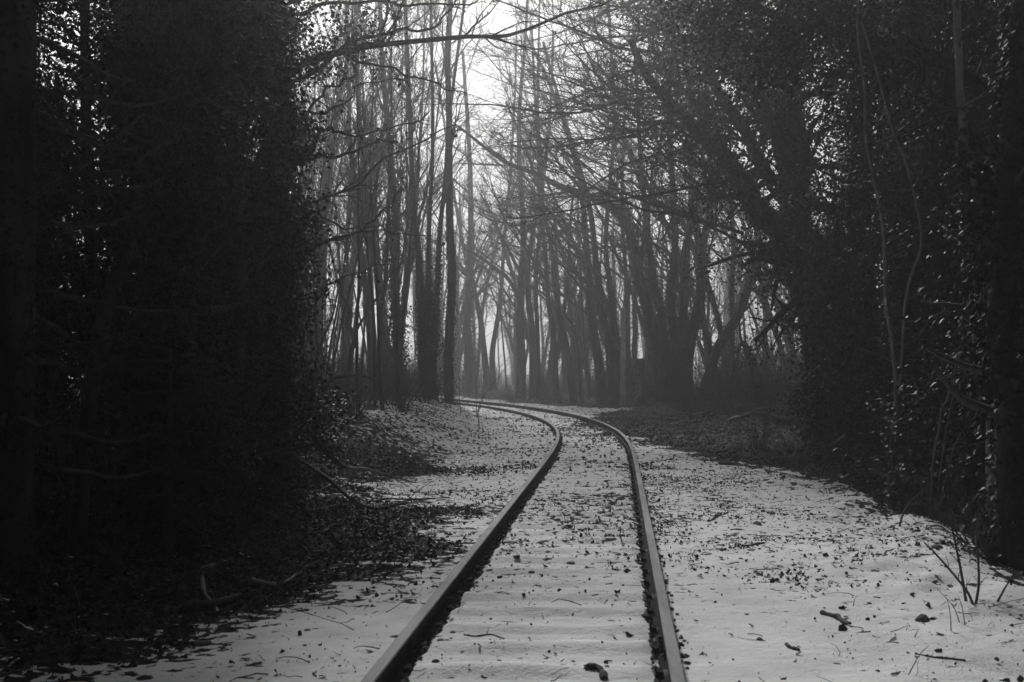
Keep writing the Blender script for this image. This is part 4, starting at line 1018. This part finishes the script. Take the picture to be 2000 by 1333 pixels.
litter('leaf_litter', [
    (30000, (-4, 5), (6.8, 13), 40, lambda x, y: offrail(x, y) * (.02 + .16 * clump(x, y) + .05 * fbm(x * 4, y * 4, 2)), .016, .6, SCRAP),
    (26000, (-4.5, 5.5), (6.5, 24), 41, lambda x, y: offrail(x, y) * (.03 + .75 * clump(x, y) * smooth(8.5, 11, y) + .16 * smooth(9, 12, y)), .036, .6, CURLED),
    (70000, (-4.6, -.3), (7, 24), 42, lambda x, y: np.maximum(dark(x, y) * .9, .12 * clump(x, y) * smooth(9, 12, y) * offrail(x, y)), .055, .6, SCRAP),
    (26000, (0, 6.5), (9, 24), 45, lambda x, y: np.maximum(dark(x, y) * .8, .16 * clump(x, y) * smooth(9, 12, y) * offrail(x, y)), .05, .6, SCRAP),
    (100000, (-9, 11), (22, 48), 43, lambda x, y: offrail(x, y) * (.08 + .22 * clump(x, y) + .7 * dark(x, y)), .075, .7, SCRAP),
    (45000, (-16, 16), (44, 85), 44, lambda x, y: offrail(x, y) * (.14 + .6 * dark(x, y)), .10, .7, SCRAP)], 'dark dead leaves and debris strewn over snow and bank')
# ballast showing along the rails
g = Geo(); rv = np.array([v.co for v in ROCKS[1].vertices]) if False else None
OCT = (np.array([[1, 0, 0], [0, .8, 0], [-1, 0, 0], [0, -.8, 0], [.1, .1, .7], [0, 0, -.6]]), np.array([[0, 1, 4], [1, 2, 4], [2, 3, 4], [3, 0, 4], [1, 0, 5], [2, 1, 5], [3, 2, 5], [0, 3, 5]]))
n = 2800; yy = 6 + 40 * rng.random(n) ** 1.5; sd = np.where(rng.random(n) < .5, -1, 1)
tt = sd * RAILT + np.where(rng.random(n) < .93, -sd, sd) * U(.05, .10, n)
c = track_point(yy, 0.); h = HD(yy)
pos = np.stack([c[:, 0] + tt * np.cos(h), c[:, 1] - tt * np.sin(h), np.zeros(n)], -1); pos[:, 2] = ground_z(pos[:, 0], pos[:, 1]) + .004
leaves(g, pos, rng.normal(0, .4, (n, 3)) + [0, 0, 1], rng.normal(size=(n, 3)), U(.012, .028, n), OCT)
tag(link('ballast', g.mesh('ballast', M_STONE, smooth_shade=False), None, 'stuff'), 'small dark ballast stones bared along both rails', 'gravel')
# dry grass and twiggy debris
g = Geo(); n = 3000
x = np.concatenate([U(-6, 6, n // 2), U(-14, 14, n // 2)]); y = np.concatenate([U(8, 30, n // 2), U(30, 80, n // 2)])
t_ = lateral(x, y); k = (rng.random(len(x)) < .12 + .88 * (snow_mask(x, y) < .3)) & (np.abs(t_) > 1.1); x, y = x[k], y[k]; m = len(x)
st = np.stack([x, y, ground_z(x, y) - .01], -1); d = rng.normal(0, .6, (m, 3)) + np.array([0, 0, .8])
p, rd = grow(st, d, U(.08, .35, m) * (1 + (y > 30)), np.full(m, .0035) * (1 + .7 * (y > 30)), 4, .2, -.1, .4); tubes(g, p, rd, 3)
tag(link('dry_grass', g.mesh('dry_grass', M_GRASS), None, 'stuff'), 'dry grass blades and small twigs along the track edges', 'grass')

# ------------------------------------------------------------------ the wood goes on behind the camera
for i, (x, y) in enumerate([(-4.6, 4), (-4.8, .5), (-5, -3.5), (-4.8, -8), (-5, -13), (5.8, 6), (6, 1.5), (5.4, -3), (5.8, -8), (5.4, -13), (-6.4, 13.5), (-8.6, 17.5), (-5.6, 8.5), (7, 10), (7.4, 14), (-2.5, -19), (1, -21), (4, -19), (-10, 23)]):
    place(EV2, 'evergreen_tree', 'one of the dark evergreens of the wood around the viewpoint', 'tree', 'evergreens around the viewpoint', x, y, U(0, 6), float(U(.85, 1.1)))

for x, y in ((-4.2, 10), (-5.4, 15.2), (-5.0, 20.5), (4.6, 11), (6.2, 17.2), (7.6, 23), (-3.8, 3), (4.4, 4), (-6.6, 26), (8.2, 29.5), (-7.2, 8), (-7.6, 12.5), (-8.6, 18.5), (7.4, 8.5), (8, 13.5), (9.6, 20), (-5.2, -2), (5.2, -2)):  # added trees: crowns out of view overhead darken the near haze and sides
    place(TALL, 'added_shade_tree', 'one of the tall trees added to shade the track, their crowns out of view', 'tree', 'added shade trees along the track', x, y, U(0, 6), float(U(.9, 1.1)))

# ------------------------------------------------------------------ haze
g = Geo(); box_geo(g, (0, 130, 14.5), (540, 600, 35))
mh = bpy.data.materials.new('haze'); mh.use_nodes = True; nt = mh.node_tree; nt.nodes.clear()
pv = nt.nodes.new('ShaderNodeVolumePrincipled'); pv.inputs['Color'].default_value = (.9, .9, .9, 1); pv.inputs['Density'].default_value = HAZE; pv.inputs['Anisotropy'].default_value = .87
ou = nt.nodes.new('ShaderNodeOutputMaterial'); nt.links.new(pv.outputs[0], ou.inputs['Volume'])
tag(link('haze', g.mesh('haze', mh, smooth_shade=False), None, 'stuff'), 'pale morning mist filling the whole wood', 'mist')

print('TRIS', sum(len(m.polygons) for m in bpy.data.meshes), 'OBJ', len(bpy.data.objects), 'GRID', NX, NY)
